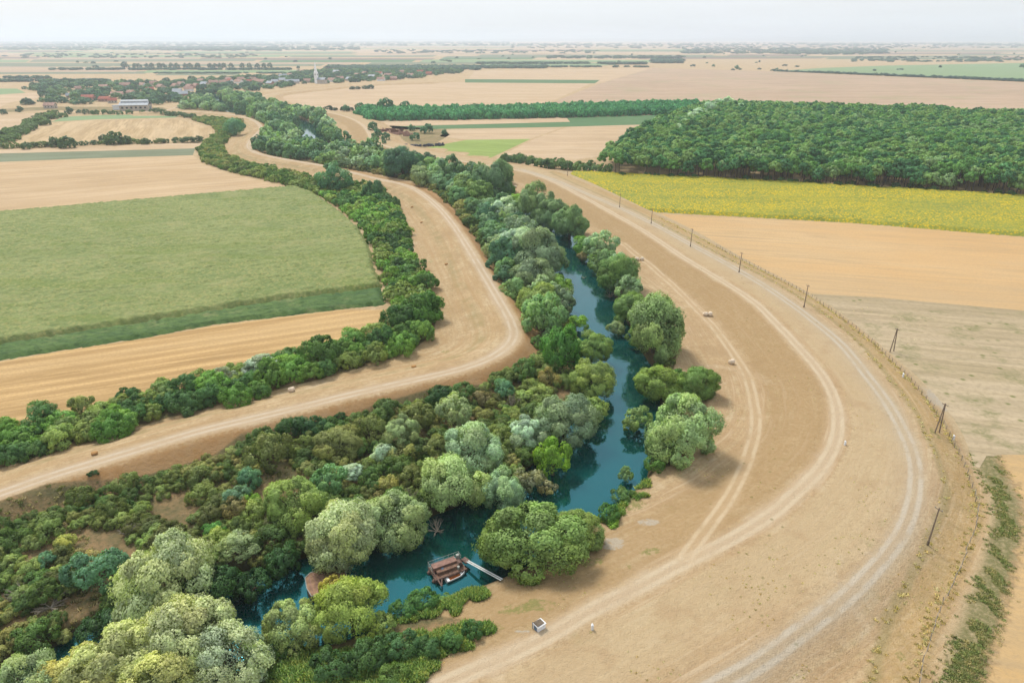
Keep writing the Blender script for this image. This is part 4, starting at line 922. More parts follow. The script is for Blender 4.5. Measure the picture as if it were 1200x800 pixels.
stuff_instances('forest_undergrowth', [(x, y, z, R / 3, R / 3, random.uniform(0, 6), random.randrange(4)) for x, y, z, R, _, c in eg], [k[0] for k in K['shrub_mid']], 'low green growth along the forest edge', [fc(70, 104, 52)])
# low bushes in front of the forest's left corner: (585..712, 193)
def row(px, spacing, R, kind, name, cat, cols, label, group, jit=.3, Hs=1.0, width=0.0, parts=False, limit=999):
    line = WP(px); L = np.hypot(*(np.diff(line, axis=0)).T); tot = L.sum(); s = 0; out = 0
    cum = np.concatenate([[0], np.cumsum(L)])
    while s < tot and out < limit:
        x = np.interp(s, cum, line[:, 0]) + random.uniform(-jit, jit) * R + random.uniform(-width, width); y = np.interp(s, cum, line[:, 1]) + random.uniform(-jit, jit) * R + random.uniform(-width, width)
        c = tuple(np.array(random.choice(cols)) * random.uniform(.88, 1.12)); rr = R * random.uniform(.75, 1.25)
        h_ = max(0, float(height(np.array([[x, y]]))[0]))
        plant(kind, name, x, y, h_ - .1, rr, c, label.format(tone(c)), cat, group, Hs * random.uniform(.85, 1.15), parts); s += spacing * random.uniform(.7, 1.3); out += 1
BS = 'field_bush'
row([(590, 191), (630, 196), (680, 200), (712, 204)], 4.6, 4.0, 'shrub_mid', BS, 'bush', [fc(74, 112, 66), fc(96, 126, 72)], '{} bush in the low row left of the forest', 'low bush row left of the forest', .4, 1.1)
row([(593, 188), (640, 193), (700, 197)], 6, 3.6, 'shrub_mid', BS, 'bush', [fc(74, 112, 66), fc(90, 120, 72)], '{} bush in the low row left of the forest', 'low bush row left of the forest', .5, 1.1)
row([(0, 174), (60, 172), (120, 169), (180, 168), (234, 166)], 7, 4.2, 'shrub_mid', BS, 'bush', [fc(80, 108, 60), fc(104, 124, 62), fc(70, 100, 62)], '{} bush in the row between curved field and pale strip', 'bushes below the curved stubble field', .4, .8)
for x, y, w in ((62, 167, 16), (78, 167, 20), (122, 163, 14), (134, 162, 22), (148, 164, 14), (170, 166, 10), (30, 171, 12)):
    X, Y, g_, R = at_crown(x, y, w, 1.3); plant('willow_far', 'hedgerow_tree', X, Y, 0, R, fc(78, 106, 66), 'small dark tree rising from the bush row below the curved field', 'tree', 'small trees in the bush row', .9, False)
row([(3, 168), (25, 155), (50, 143), (62, 138)], 6, 5.0, 'shrub_mid', BS, 'bush', [fc(92, 122, 64), fc(84, 112, 60)], '{} bush in the belt left of the curved stubble field', 'bush belt left of the curved field', .6, .8, 5)
row([(0, 165), (25, 151), (48, 141), (60, 136)], 7, 5.0, 'shrub_mid', BS, 'bush', [fc(92, 122, 64), fc(84, 112, 60)], '{} bush in the belt left of the curved stubble field', 'bush belt left of the curved field', .6, .8, 5)
for x, y, w in ((80, 130, 10), (92, 131, 6), (100, 131, 8), (22, 128, 9), (4, 131, 8)):
    X, Y, g_, R = at_crown(x, y, w, 1.5); plant('willow_far', 'lane_tree', X, Y, 0, R, fc(72, 104, 82), 'round dark tree standing alone on the dusty lane', 'tree', 'lone trees on the lane', 1, False)
row([(105, 134), (140, 134), (175, 133), (205, 136), (228, 139)], 9, 3.6, 'shrub_mid', BS, 'bush', [fc(82, 116, 74)], '{} bush in the hedge below the pale halls', 'bushes below the pale halls', .6, 1)
# plantation belt
BELT = WP([(432, 142), (416, 135), (424, 131), (480, 131), (600, 129), (700, 126), (815, 123), (822, 131), (800, 134), (664, 138), (520, 141)])
Pb, db = fill(BELT, 7.0, .35, 14)
bcols = [fc(60, 140, 92), fc(52, 128, 84), fc(76, 150, 98)]
ordr = np.argsort(Pb[:, 1]); bp = []
for n_, j in enumerate(ordr):
    x, y = Pb[j]
    if n_ < 220: plant('willow_far', 'plantation_tree', x, y, -1, 4.6, random.choice(bcols), 'dark green young tree at the front of the long plantation belt', 'tree', 'front trees of the plantation belt', 1.25, False)
    else: bp.append((x, y, -1, .78, .95 * random.uniform(.85, 1.1), random.uniform(0, 6), random.randrange(12)))
stuff_instances('plantation_woods', bp, [k[0] for k in K['willow_far']], 'long green plantation belt across the middle distance', bcols)
LT = 'lone_tree'
for x, y, w, lb in ((681, 121, 9, 'round dark tree rising behind the plantation belt'), (556, 124, 7, 'small tree behind the plantation belt, left of the round one'), (630, 123, 7, 'small dark tree right behind the plantation belt'), (640, 122, 6, 'smaller dark tree beside its neighbour behind the belt'), (405, 127, 9, 'dark tree at the left end of the dark hedge'), (422, 126, 12, 'round dark tree at the left tip of the plantation'),
                    (452, 124, 22, 'broad dark tree behind the left tip of the plantation'), (475, 125, 14, 'dark low tree behind the left part of the plantation'), (741, 121, 4, 'tiny tree on the right part of the plantation belt'), (1198, 77, 6, 'small dark tree in the far green field at the right edge'), (864, 79, 6, 'tiny round tree on the far pinkish plain'), (836, 77, 4, 'tiny tree left of the round plain tree'), (910, 81, 4, 'tiny tree at the end of the far hedge'),
                    (482, 150, 9, 'small tree among the farm ruins'), (500, 151, 14, 'round dark tree right of the farm ruins'), (521, 155, 8, 'small bush like tree at the corner of the waste ground'), (486, 160, 12, 'dark bush like tree below the farm ruins'), (437, 148, 12, 'dark tree at the left of the farm ruins'), (441, 157, 13, 'green tree left below the farm ruins'), (452, 160, 11, 'green tree beside the pink ruin'), (450, 166, 6, 'small bush below the farm ruins')):
    X, Y, g_, R = at_crown(x, y, w, 1.5); plant('willow_far', LT, X, Y, max(0, g_), R, fc(76, 122, 90), lb, 'tree', None, 1.0, False)
row([(386, 130), (395, 129.5), (412, 130)], 8, 5, 'shrub_mid', BS, 'bush', [fc(56, 84, 66)], '{} bush in the dark hedge left of the plantation', 'dark hedge left of the plantation', .4, .8)
row([(412, 105), (425, 104.6), (437, 104)], 12, 7, 'shrub_mid', BS, 'bush', [fc(74, 100, 84)], '{} bush in the small hedge on the bend stubble', 'small hedge in the river bend field', .4, .6)

# ------------------------------------------------------------------ village
def house(name, x, y, rz, w, l, h, rh, wallm, roofm, label, cat='house', group=None, chim=True, win=True):
    t = thing(name, label, cat, (x, y, 0), rz, group)
    B().box((0, 0, h / 2), (l, w, h)).prism([(-l / 2, -w / 2, h), (-l / 2, w / 2, h), (-l / 2, 0, h + rh)], (l, 0, 0)).build('wall', M[wallm], t)
    b = B(); ov = .5; th = .25
    for s in (-1, 1):
        e = w / 2 + ov; k = rh / (w / 2)
        b.prism([(-l / 2 - ov, s * e, h - ov * k + .06), (-l / 2 - ov, 0, h + rh + .06), (-l / 2 - ov, 0, h + rh + .06 + th), (-l / 2 - ov, s * e, h - ov * k + .06 + th)], (l + 2 * ov, 0, 0))
    ro = b.build('roof', M[roofm], t)
    if chim: B().box((l * .25, w * .15, h + rh * .9), (.8, .8, 1.8)).build('chimney', M['wallpink'], ro)
    if win:
        for k in (-.3, 0, .3): B().box((l * k, -w / 2 - .02, h * .52), (1.1, .08, 1.3)).build('window', M['glass'], t)
        B().box((l / 2 + .02, 0, 1.05), (.08, 1.1, 2.1)).build('door', M['bark'], t)
    return t
def at(px, py): 
    p = W(px, py); return float(p[0]), float(p[1])
V = [(59.5, 127, 11, 9, 'roofpink', 'wall', 'long white farmhouse with a red roof at the left end of the lane', .1), (104, 117, 12, 10, 'rooftile', 'wallpink', 'bright red roofed house in the middle of the village trees', .2),
     (124, 119, 12, 12, 'rooftile', 'wallpink', 'long crimson roofed building left of the grey halls', -.1), (132, 121, 9, 9, 'rooftile', 'wall', 'crimson roofed wing next to the long crimson building', .6),
     (122, 104, 9, 9, 'roofpink', 'wall', 'red roofed house at the upper side of the village', .1), (154, 111, 8, 9, 'roofpink', 'wall', 'pink roofed house above the grey halls', -.2), (138, 113, 12, 10, 'roofpink', 'wall', 'long pale pink roofed house above the crimson one', .3),
     (92, 106, 6, 8, 'roofpink', 'wall', 'small pink roofed house in the upper left trees', .5), (82, 115, 6, 8, 'roofgrey', 'wall', 'small pale house with a grey roof in the left trees', .2)]
for x, y, w, d_, rm, wm, lb, rz in V:
    X, Y = at(x, y); l = w * Y / 800; house('house', X, Y, rz, min(d_, l * .7), l, 3.6, 2.6, wm, rm, lb)
vil = [(205, 103), (212, 101), (222, 104), (230, 103), (240, 101), (250, 99), (262, 99), (270, 97), (280, 98), (292, 98), (300, 97), (308, 98), (316, 100), (322, 98), (330, 96), (338, 98), (347, 98), (222, 107), (208, 110), (214, 113), (236, 97), (268, 95), (283, 95), (296, 95), (331, 91), (341, 90), (352, 86), (360, 97), (395, 86), (398, 94), (389, 96), (410, 95), (420, 90), (428, 88), (436, 92), (445, 88), (455, 90), (470, 86), (480, 90), (492, 86), (502, 88), (462, 94), (446, 95), (189, 104), (180, 100), (176, 108), (168, 102), (148, 102)]
for i, (x, y) in enumerate(vil):
    X, Y = at(x + random.uniform(-1, 1), y); rm = random.choice(['roofpink', 'rooftile', 'roofpink', 'roofpink', 'roofgrey'])
    house('house', X, Y, random.uniform(-.7, .7), 9, random.uniform(10, 17), 3.6, 3.4, random.choice(['wall', 'wallpink', 'white']), rm,
          {'roofpink': 'small far village house with a faded pink roof', 'rooftile': 'small far village house with a red tiled roof', 'roofgrey': 'small far village house with a grey roof'}[rm], 'house', 'small houses of the far village', False, False)
# grey halls
X, Y = at(160, 129); th = thing('farm_hall', 'large pale hall with a grey raised ridge roof by the levee', 'hall', (X, Y, 0), R_(12))
B().box((0, 0, 3), (30, 18, 6)).build('wall', M['wall'], th); b = B()
for s in (-1, 1): b.prism([(-15.5, s * 9.6, 5.6), (-15.5, s * 3, 8.6), (-15.5, s * 3, 8.9), (-15.5, s * 9.6, 5.9)], (31, 0, 0))
b.build('roof', M['roofgrey'], th); B().box((0, 0, 8.2), (28, 5.8, 3)).build('clerestory', M['white'], th)
b = B()
for s in (-1, 1): b.prism([(-14.6, s * 3.5, 9.6), (-14.6, 0, 11), (-14.6, 0, 11.3), (-14.6, s * 3.5, 9.9)], (29.2, 0, 0))
b.build('upper_roof', M['roofgrey'], th)
for k in range(6): B().box((-12 + k * 4.8, -9.03, 3.2), (2.2, .1, 1.8)).build('window', M['glass'], th)
B().box((15.03, 0, 2), (.1, 4, 4)).build('door', M['blue'], th)
X, Y = at(143, 128.5); th = thing('storage_shed', 'low white flat roofed shed just left of the large pale hall', 'shed', (X, Y, 0), 0)
B().box((0, 0, 2.2), (16, 9, 4.4)).build('wall', M['white'], th); B().box((0, 0, 4.6), (17, 10, .4)).build('roof', M['roofgrey'], th); B().box((3, -4.53, 1.5), (3, .1, 3)).build('door', M['blue'], th)
# church
X, Y = at(373, 98); ch = thing('church', 'white village church with a tall pointed spire', 'church', (X, Y, 0), R_(-20))
B().box((11, 0, 4), (20, 10, 8)).build('nave', M['wall'], ch)
b = B()
for s in (-1, 1): b.prism([(.5, s * 5.6, 7.6), (.5, 0, 12), (.5, 0, 12.4), (.5, s * 5.6, 8)], (21, 0, 0))
b.build('roof', M['roofgrey'], ch); tw = B().box((-3.6, 0, 11), (7, 7, 22)).build('tower', M['spire'], ch)
b = B(); b.tube((-3.6, 0, 22), (-3.6, 0, 26), 4.6, 2.9, 8); b.tube((-3.6, 0, 26), (-3.6, 0, 43), 2.9, .12, 8); b.build('spire', M['spire'], ch); ch.scale = (.8, .8, .85)
for a in (0, 1, 2, 3): B().box((-3.6 + 3.52 * math.cos(a * math.pi / 2), 3.52 * math.sin(a * math.pi / 2), 18), (.1 if a % 2 == 0 else 2, 2 if a % 2 == 0 else .1, 3.4)).build('belfry_opening', M['glass'], tw)
# village trees: a few countable ones, then the mass
VP = [WP([(12, 126), (55, 118), (48, 108), (28, 105), (48, 98), (90, 96), (140, 98), (200, 97), (240, 93), (330, 90), (350, 85), (400, 82), (545, 82), (540, 86), (520, 88), (490, 92), (430, 96), (360, 99), (310, 106), (262, 108), (235, 111), (205, 121), (190, 123), (135, 120), (110, 124), (60, 122)])]
P, d = fill(VP[0], 17.0, .5, 24); keepm = rng.random(len(P)) < np.clip(.35 + vnoise(P[:, 0] / 70, P[:, 1] / 90, 61), 0, 1)
Pv = P[keepm]; hp = np.array([(o.location.x, o.location.y) for o in bpy.data.objects if o.name.startswith(('house', 'farm_hall', 'church', 'storage'))])
dmin = np.array([np.min(np.hypot(hp[:, 0] - p[0], (hp[:, 1] - p[1] + 6) * .5)) for p in Pv]); Pv = Pv[dmin > 8]
hide = np.array([np.any((np.abs(hp[:, 0] - p[0]) < 11) & (hp[:, 1] - p[1] > -4) & (hp[:, 1] - p[1] < 26)) for p in Pv]); Pv = Pv[~hide]
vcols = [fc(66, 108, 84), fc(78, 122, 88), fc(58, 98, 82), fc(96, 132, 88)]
o_ = np.argsort(Pv[:, 1]); vp = []
for n_, j in enumerate(o_):
    x, y = Pv[j]; R = random.uniform(4.5, 8)
    if n_ < 280: plant('willow_far', 'village_tree', x, y, 0, R, random.choice(vcols), 'dark bluish green tree among the village gardens', 'tree', 'garden trees of the village', random.uniform(.5, .8), False)
    else: vp.append((x, y, 0, R / 6, R / 6 * random.uniform(.5, .8), random.uniform(0, 6), random.randrange(16)))
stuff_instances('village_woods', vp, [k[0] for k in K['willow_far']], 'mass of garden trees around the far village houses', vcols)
# row of poplars along the far road
for i, x in enumerate([143, 149, 158, 163, 172, 177, 187, 193, 200, 207, 217, 223, 230, 233, 246, 251, 257, 262, 272, 283, 292, 301, 310, 317]):
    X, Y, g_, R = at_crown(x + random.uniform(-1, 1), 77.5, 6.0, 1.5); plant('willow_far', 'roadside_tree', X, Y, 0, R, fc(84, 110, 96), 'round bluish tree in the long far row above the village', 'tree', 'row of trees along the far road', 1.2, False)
# distant belts and specks
dp_ = []
def belt(x0, x1, y, n, R, dy=.4, hs=.7):
    for _ in range(int(n * 1.7)):
        q = W(random.uniform(x0, x1), y + random.uniform(-dy, dy)); dp_.append((q[0], q[1], 0, R / 6 * random.uniform(.45, 1.15), R / 6 * hs * .6, random.uniform(0, 6), random.randrange(16)))
for a in ((0, 130, 96, 40, 9), (60, 340, 82, 90, 9), (180, 330, 86, 60, 8, .5, .4), (385, 640, 79.5, 260, 11, 1.0), (400, 560, 81.5, 160, 11, 1.0), (560, 690, 75, 60, 11), (700, 760, 75.5, 30, 12), (765, 800, 73, 60, 14, 1.5), (620, 760, 79, 30, 8), (915, 1200, 0, 0, 0),
          (0, 420, 57, 260, 24, 2.2, .5), (180, 330, 58, 120, 22, 2), (800, 1040, 60, 260, 20, 3.2, .5), (900, 1010, 63, 60, 16, 1.5), (0, 1200, 52.5, 420, 32, 1.6, .6), (0, 600, 50.5, 200, 44, .8, .6), (600, 1200, 55, 140, 24, 2, .5), (640, 800, 68, 60, 13, 1.2), (1000, 1200, 70, 90, 12, 3, .5), (440, 700, 61, 80, 16, 2, .5), (0, 300, 66, 60, 14, 2.5, .5), (0, 60, 92, 10, 9)):
    belt(*a)
for i in range(140):
    x = 905 + i / 139 * 295; q = W(x, 83.6 + (x - 905) / 295 * 12.4); dp_.append((q[0], q[1], 0, random.uniform(.6, 1.3), random.uniform(.3, .7), 0, random.randrange(16)))
for i in range(150): q = W(random.uniform(-50, 1250), 45.5 + 34 * random.random() ** 1.4 + 4); dp_.append((q[0], q[1], 0, random.uniform(.7, 1.6), random.uniform(.4, .9), 0, random.randrange(16)))
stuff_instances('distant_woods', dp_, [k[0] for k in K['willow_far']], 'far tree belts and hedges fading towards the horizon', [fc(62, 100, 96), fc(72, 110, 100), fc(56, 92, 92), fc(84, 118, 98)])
# low hills on the horizon
hv = []; hf = []
for i in range(121):
    a = -1.0 + 2.0 * i / 120; x = a * 27000
    hh = 60 + 70 * math.exp(-((a + .62) / .25) ** 2) + 60 * math.exp(-((a - .55) / .35) ** 2) + 18 * math.sin(a * 23) + 10 * math.sin(a * 51 + 1)
    hv += [(x, 24000, -5), (x, 26500, hh), (x, 31000, -5)]
    if i: k = 3 * i; hf += [(k - 3, k, k + 1, k - 2), (k - 2, k + 1, k + 2, k - 1)]
link('hills', mesh_from('hills', hv, hf, simple('far_hill_woods', (.06, .08, .06), .9, .1, .3, .0008), True), kind='structure', label='low hills along the horizon')

# ------------------------------------------------------------------ pontoon with gangway, small boat, hull
a = W(504, 663, ZW + .8); b_ = W(538, 651, ZW + .8); c_ = W(518, 682, ZW + .8); ax = b_ - a; ln = float(np.hypot(*ax)) * .9; rz = math.atan2(ax[1], ax[0])
u = ax / np.hypot(*ax); nv = np.array([u[1], -u[0]]); dpt = 3.2
ctr = a + u * ln * .5 + nv * dpt * .5
pt = thing('fishing_pontoon', 'rusty brown pontoon with pale railings moored in the dark river', 'pontoon', (float(ctr[0]), float(ctr[1]), ZW), rz)
Lh, Dh = ln / 2 + .4, dpt / 2
for s in (-1, 1):
    B().tube((-Lh, s * (Dh - .55), .1), (Lh, s * (Dh - .55), .1), .42, n=14).tube((-Lh - .35, s * (Dh - .55), .1), (-Lh, s * (Dh - .55), .1), .15, .42, 14).tube((Lh, s * (Dh - .55), .1), (Lh + .35, s * (Dh - .55), .1), .42, .15, 14).build('float', M['rust'], pt, True)
b = B()
for s in (-1, 1): b.box((0, s * (Dh - .06), .62), (2 * Lh, .14, .22))
for k in np.linspace(-Lh + .1, Lh - .1, 5): b.box((k, 0, .6), (.14, 2 * Dh - .27, .16))
b.build('deck_frame', M['rust'], pt)
b = B()
for k in range(17):
    y0 = -Dh + .26 + k * (2 * Dh - .5) / 16
    if 6 <= k <= 7: continue
    b.box((random.uniform(-.06, .06), y0, .715 + random.uniform(-.01, .01)), (2 * Lh - .2, .21, .05))
b.build('deck', M['deck'], pt)
cb = B().box((-.3, Dh - 1.05, 1.12), (2 * Lh - 1.5, 1.0, .75), bev=.03).build('locker', M['salmon'], pt)
B().box((-.3, Dh - 1.05, 1.53), (2 * Lh - 1.3, 1.15, .06)).build('lid', M['salmon'], cb)
B().box((-.2, -Dh + 1.15, .98), (2 * Lh - 1.8, .8, .45), bev=.02).build('bench', M['deck'], pt)
B().box((Lh - .7, -.3, 1.0), (.9, .9, .5), bev=.05).tube((Lh - .7, -.75, 1.35), (Lh - .7, .15, 1.35), .28, n=14).build('winch', M['rust'], pt)
for k, (xx, yy_) in enumerate(((-.9, -.2), (-.3, -.1), (1.5, -1.0))): B().tube((xx, yy_, .74), (xx, yy_, 1.25), .22, n=12).build('drum', M[('blue', 'rust', 'steel')[k]], pt)
B().box((Lh - .45, Dh - .7, 1.3), (.5, .5, 1.1), bev=.03).build('cupboard', M['steel'], pt)
def rail(p0, p1, n):
    p0 = Vector(p0); p1 = Vector(p1)
    for k in range(n + 1):
        q = p0.lerp(p1, k / n); B().tube(q + Vector((0, 0, .74)), q + Vector((0, 0, 1.85)), .035).build('rail_post', M['steel'], pt)
    b = B()
    for h in (1.3, 1.83): b.tube(p0 + Vector((0, 0, h)), p1 + Vector((0, 0, h)), .03)
    b.build('railing', M['steel'], pt)
rail((-Lh + .05, Dh - .08, 0), (Lh - .05, Dh - .08, 0), 6); rail((-Lh + .06, Dh - .1, 0), (-Lh + .06, -.3, 0), 2); rail((Lh - .06, Dh - .1, 0), (Lh - .06, .5, 0), 2)
B().tube((-Lh + .3, -Dh + 1.6, .85), (-Lh + .5, -Dh - 1.4, .5), .13).tube((-Lh + 1.2, -Dh + .4, .6), (-Lh + .5, -Dh - 1.4, .5), .1).build('mooring_arm', M['rust'], pt)
g0 = W(548, 658, ZW + .9); g1 = W(588, 680, .3); gz = float(height(g1[None])[0])
gw = thing('gangway', 'long narrow pale gangway from pontoon to the grassy bank', 'gangway', (float(g0[0]), float(g0[1]), 0), math.atan2(*(g1 - g0)[::-1]))
GL = float(np.hypot(*(g1 - g0))); z0, z1 = ZW + .95, gz + .3
B().prism([(0, -.16, z0), (GL, -.16, z1), (GL, -.16, z1 + .08), (0, -.16, z0 + .08)], (0, .32, 0)).build('walkway', M['steel'], gw)
for s in (-1, 1): B().tube((0, s * .2, z0 + .1), (GL, s * .2, z1 + .1), .06).build('side_tube', M['white'], gw)
B().box((-.5, 0, z0 - .05), (1.2, .9, .25)).build('hinge', M['rust'], gw)
# boat
bc = W(533.5, 675, ZW + .2); b0 = W(524, 679, ZW + .2); b1 = W(544, 670, ZW + .2); rzb = math.atan2(*(b1 - b0)[::-1]); bl = float(np.hypot(*(b1 - b0))) / 2 + .2
bt = thing('rowing_boat', 'small white boat with an orange floor moored beside the pontoon', 'boat', (float(bc[0]), float(bc[1]), ZW - .05), rzb)
def boat_mesh(L, Wd, Hh, mat, shell=.06):
    bm = bmesh.new(); n = 12; out = []; inn = []
    for i in range(n + 1):
        t = -1 + 2 * i / n; w = Wd * (1 - max(0, t) ** 2.6 * .93) * (1 if t > -.9 else .93); x = t * L; lift = .12 * max(0, t) ** 2
        prof = [(-w, Hh + lift), (-w * .92, Hh * .45), (-w * .6, 0), (0, -.03), (w * .6, 0), (w * .92, Hh * .45), (w, Hh + lift)]
        out.append([bm.verts.new((x, p, q)) for p, q in prof]); w2 = max(.02, w - shell)
        prof = [(-w2, Hh + lift), (-w2 * .9, Hh * .5), (-w2 * .6, .1), (0, .08), (w2 * .6, .1), (w2 * .9, Hh * .5), (w2, Hh + lift)]
        inn.append([bm.verts.new((x * .97, p, q)) for p, q in prof])
    for i in range(n):
        for k in range(6): bm.faces.new((out[i][k], out[i][k + 1], out[i + 1][k + 1], out[i + 1][k])); bm.faces.new((inn[i][k], inn[i + 1][k], inn[i + 1][k + 1], inn[i][k + 1]))
        for k in (0, 6): bm.faces.new((out[i][k], out[i + 1][k], inn[i + 1][k], inn[i][k]))
    for e in (0, n): bm.faces.new(out[e]); bm.faces.new(inn[e]); 
    for e in (0, n): bm.faces.new((out[e][0], inn[e][0], inn[e][6], out[e][6])) if False else None
    bmesh.ops.recalc_face_normals(bm, faces=bm.faces); me = bpy.data.meshes.new('hull'); bm.to_mesh(me); bm.free(); me.materials.append(mat); return me
link('hull', boat_mesh(bl, .62, .5, M['white']), bt)
B().box((-.1, 0, .2), (bl * 1.15, .72, .06)).build('floor', M['orange'], bt)
for k in (-.78, .62): B().box((bl * k, 0, .4), (.4, .95 if k < 0 else .7, .06)).build('seat', M['white'], bt)
# rusty hull half hidden by trees
h0 = W(366, 676, ZW + .6); h1 = W(372, 702, ZW + .6); h2 = W(401, 666, ZW + .6)
hu = thing('derelict_barge', 'rust brown barge hull with a thin pale rim behind the yellow bush', 'barge', (float(h0[0] + 2.4), float(h0[1] - .9), ZW), math.atan2(*(h2 - h0)[::-1]))
b = B(); b.prism([(-2.6, -2.9, .1), (-3.0, -1, .1), (-2.9, 1.4, .1), (-2.0, 2.2, .1), (3.0, 2.2, .1), (3.0, -2.9, .1)], (0, 0, 1.1)); b.build('hull', simple('tan_rust', alb(180, 144, 116), .85, .15, .35, 1.5), hu)
b = B(); rp = [(-2.6, -2.9), (-3.0, -1), (-2.9, 1.4), (-2.0, 2.2), (3.0, 2.2), (3.0, -2.9)]
for p, q in zip(rp, rp[1:] + rp[:1]): b.tube((*p, 1.24), (*q, 1.24), .07)
b.build('rim', M['steel'], hu)
b = B()
for k in range(8): b.box((-2.3 + k * .7, -.35, 1.23), (.12, 4.6, .06))
b.build('deck_rib', M['salmon'], hu)
# driftwood / dead branches
def dead(px, py, R, label, name='dead_branches', up=.5, n=16, seed=1):
    r = random.Random(seed); x, y, z = place(px, py); b = B()
    for k in range(n):
        a = r.uniform(0, 6.28); el = r.uniform(.1, 1.0) * up * 1.5; L = R * r.uniform(.5, 1); d = Vector((math.cos(a) * math.cos(el), math.sin(a) * math.cos(el), math.sin(el)))
        p = d * L * .5 + Vector((0, 0, .2)); b.tube((0, 0, 0), p, .09, .05, 5)
        for _ in range(3):
            d2 = (d + Vector((r.uniform(-1, 1), r.uniform(-1, 1), r.uniform(-.2, .8))) * .5).normalized(); b.tube(p, p + d2 * L * .5, .045, .015, 4)
    o = b.build(name, M['deadwood'], loc=(x, y, max(z, ZW) + .05)); o['label'] = label; o['category'] = 'dead branches'
dead(513, 636, 2.6, 'bare brown branches hanging into the dark water by the pontoon', up=.6, seed=3)
dead(489, 648, 1.6, 'pale driftwood sticks in the water left of the pontoon', up=.3, n=9, seed=4)
dead(600, 478, 3.4, 'pale bare twigs standing up from the scrub below the teal bush', up=.95, seed=5)
dead(715, 356, 3.2, 'grey dead branches on the right bank at the narrows', up=.8, seed=6)
dead(684, 334, 2.2, 'thin dead stick lying on the water at the narrows', up=.15, n=4, seed=7)
dead(32, 700, 3.4, 'grey brushwood lying in the scrub at the left edge', up=.3, n=22, seed=8)
dead(268, 664, 2.4, 'bare grey twigs between the loose pale tree and the dark bush', up=.9, seed=12)
dead(480, 585, 2.2, 'bare twigs behind the willow that leans out', up=.9, seed=13)
dead(150, 628, 2.4, 'dry bare bush uphill of the big pale willow', up=.7, n=20, seed=14)
dead(60, 712, 3.0, 'brushwood heap right of its neighbour at the left edge', up=.35, n=18, seed=9)

# ------------------------------------------------------------------ hut, markers, bales, poles, fence, car, ruins
x, y, z = place(632, 735); hut = thing('pump_hut', 'tiny white hut with a grey brown slab roof beside the dirt track', 'hut', (x, y, z - .05), R_(38)); hut.scale = (.88, .88, .82)
B().box((0, 0, .55), (1.5, 1.2, 1.1)).box((0, 0, 1.02), (1.66, 1.36, .14)).build('wall', M['white'], hut)
B().box((-.05, .05, 1.12), (1.42, 1.12, .1), tilt=('Y', .1)).build('roof', M['slab'], hut); B().box((-.81, 0, .5), (.05, .6, .9)).build('door', M['blue'], hut)
B().tube((-.95, .5, 0), (-.95, .5, 1.5), .05).build('pipe', M['blue'], hut)
def marker(px, py, label, h=.8):
    x, y, z = place(px, py); o = B().box((0, 0, h / 2 - .05), (.32, .32, h), bev=.03).prism([(-.16, -.16, h - .05), (.16, -.16, h - .05), (0, 0, h + .1)], (0, .3, 0)).build('marker_stone', M['white'], loc=(x, y, z)); o['label'] = label; o['category'] = 'marker stone'
marker(694, 737, 'white marker stone beside the pale track near the little hut')
marker(990, 521, 'white marker stone on the crest between the two tracks')
marker(1058, 442, 'white marker stone at the fence by the upper double pole', 1.0)
marker(1117, 515, 'white marker stone at the fence below the lower double pole', 1.0)
bale_r = .62
def bale_mesh():
    b = B(); b.tube((-.65, 0, bale_r), (.65, 0, bale_r), bale_r, n=20); bmesh.ops.bevel(b.bm, geom=[e for e in b.bm.edges if abs(e.verts[0].co.x - e.verts[1].co.x) < .01], offset=.08, segments=2, affect='EDGES')
    for v in b.bm.verts: v.co += Vector((random.uniform(-.02, .02), random.uniform(-.03, .03), random.uniform(-.03, .02)))
    return b.mesh('hay_bale', M['straw'], True)
bm_ = bale_mesh(); bd = bm_.copy(); bd.materials.clear(); bd.materials.append(M['strawdark'])
for px, py, me, lb, rz in ((826.5, 370, bm_, 'pale round bale, left of the middle pair below the track', .3), (832, 370, bm_, 'pale round bale, right of the middle pair below the track', 1.2), (857, 426, bm_, 'single pale round bale near the faint wheel track', .6),
                       (746.5, 305, bm_, 'pale round bale, left of the upper pair on the levee slope', .2), (752, 305, bm_, 'pale round bale, right of the upper pair on the levee slope', 1.0), (604, 220, bm_, 'far pale bale beside the bright round tree', .4), (342, 459, bm_, 'pale bale on the berm beside the left hedge', .8),
                       (111, 532, bd, 'brownish bale beside the lower left levee track', .5), (494, 261, bd, 'brown bale lying on the upper left levee berm', .2), (483, 243, bd, 'flat brown bale higher up the left levee berm', .9), (485, 431, bd, 'brown bale at the inner side of the levee bend', .5), (523, 310, bd, 'old brown bale on the berm of the left levee', .4), (453, 220, bd, 'small brown bale at the top of the levee berm', .4)):
    x, y, z = place(px, py); s = .8 if me is bd else 1.0; o = link('hay_bale', me, None, (x, y, z - .06), rz, label=lb, category='hay bale', group='bales left on the dry levees'); o.scale = (s, s, s * (.6 if me is bd else 1))
def pole(px, py, h, label, double=False):
    x, y, z = place(px, py); t = thing('power_pole', label, 'power pole', (x, y, z), R_(25), 'wooden poles along the track')
    if double:
        B().tube((-.75, 0, -.2), (-.06, 0, h), .14, .10).build('pole_shaft', M['pole'], t); B().tube((.75, 0, -.2), (.06, 0, h), .14, .10).build('pole_shaft', M['pole'], t)
        B().box((0, 0, h * .45), (.85, .1, .12)).build('brace', M['pole'], t)
    else:
        B().tube((0, 0, -.2), (.12, 0, h), .15, .10).build('pole_shaft', M['pole'], t); B().tube((0, 0, -.1), (0, 0, .7), .2, .18).build('footing', M['slab'], t)
    arm = B().box((.06, 0, h - .3), (.1, 1.3, .1)).build('crossarm', M['pole'], t)
    for k in (-.55, .55): B().tube((.06, k, h - .24), (.06, k, h - .02), .05, .04).build('insulator', M['steel'], arm)
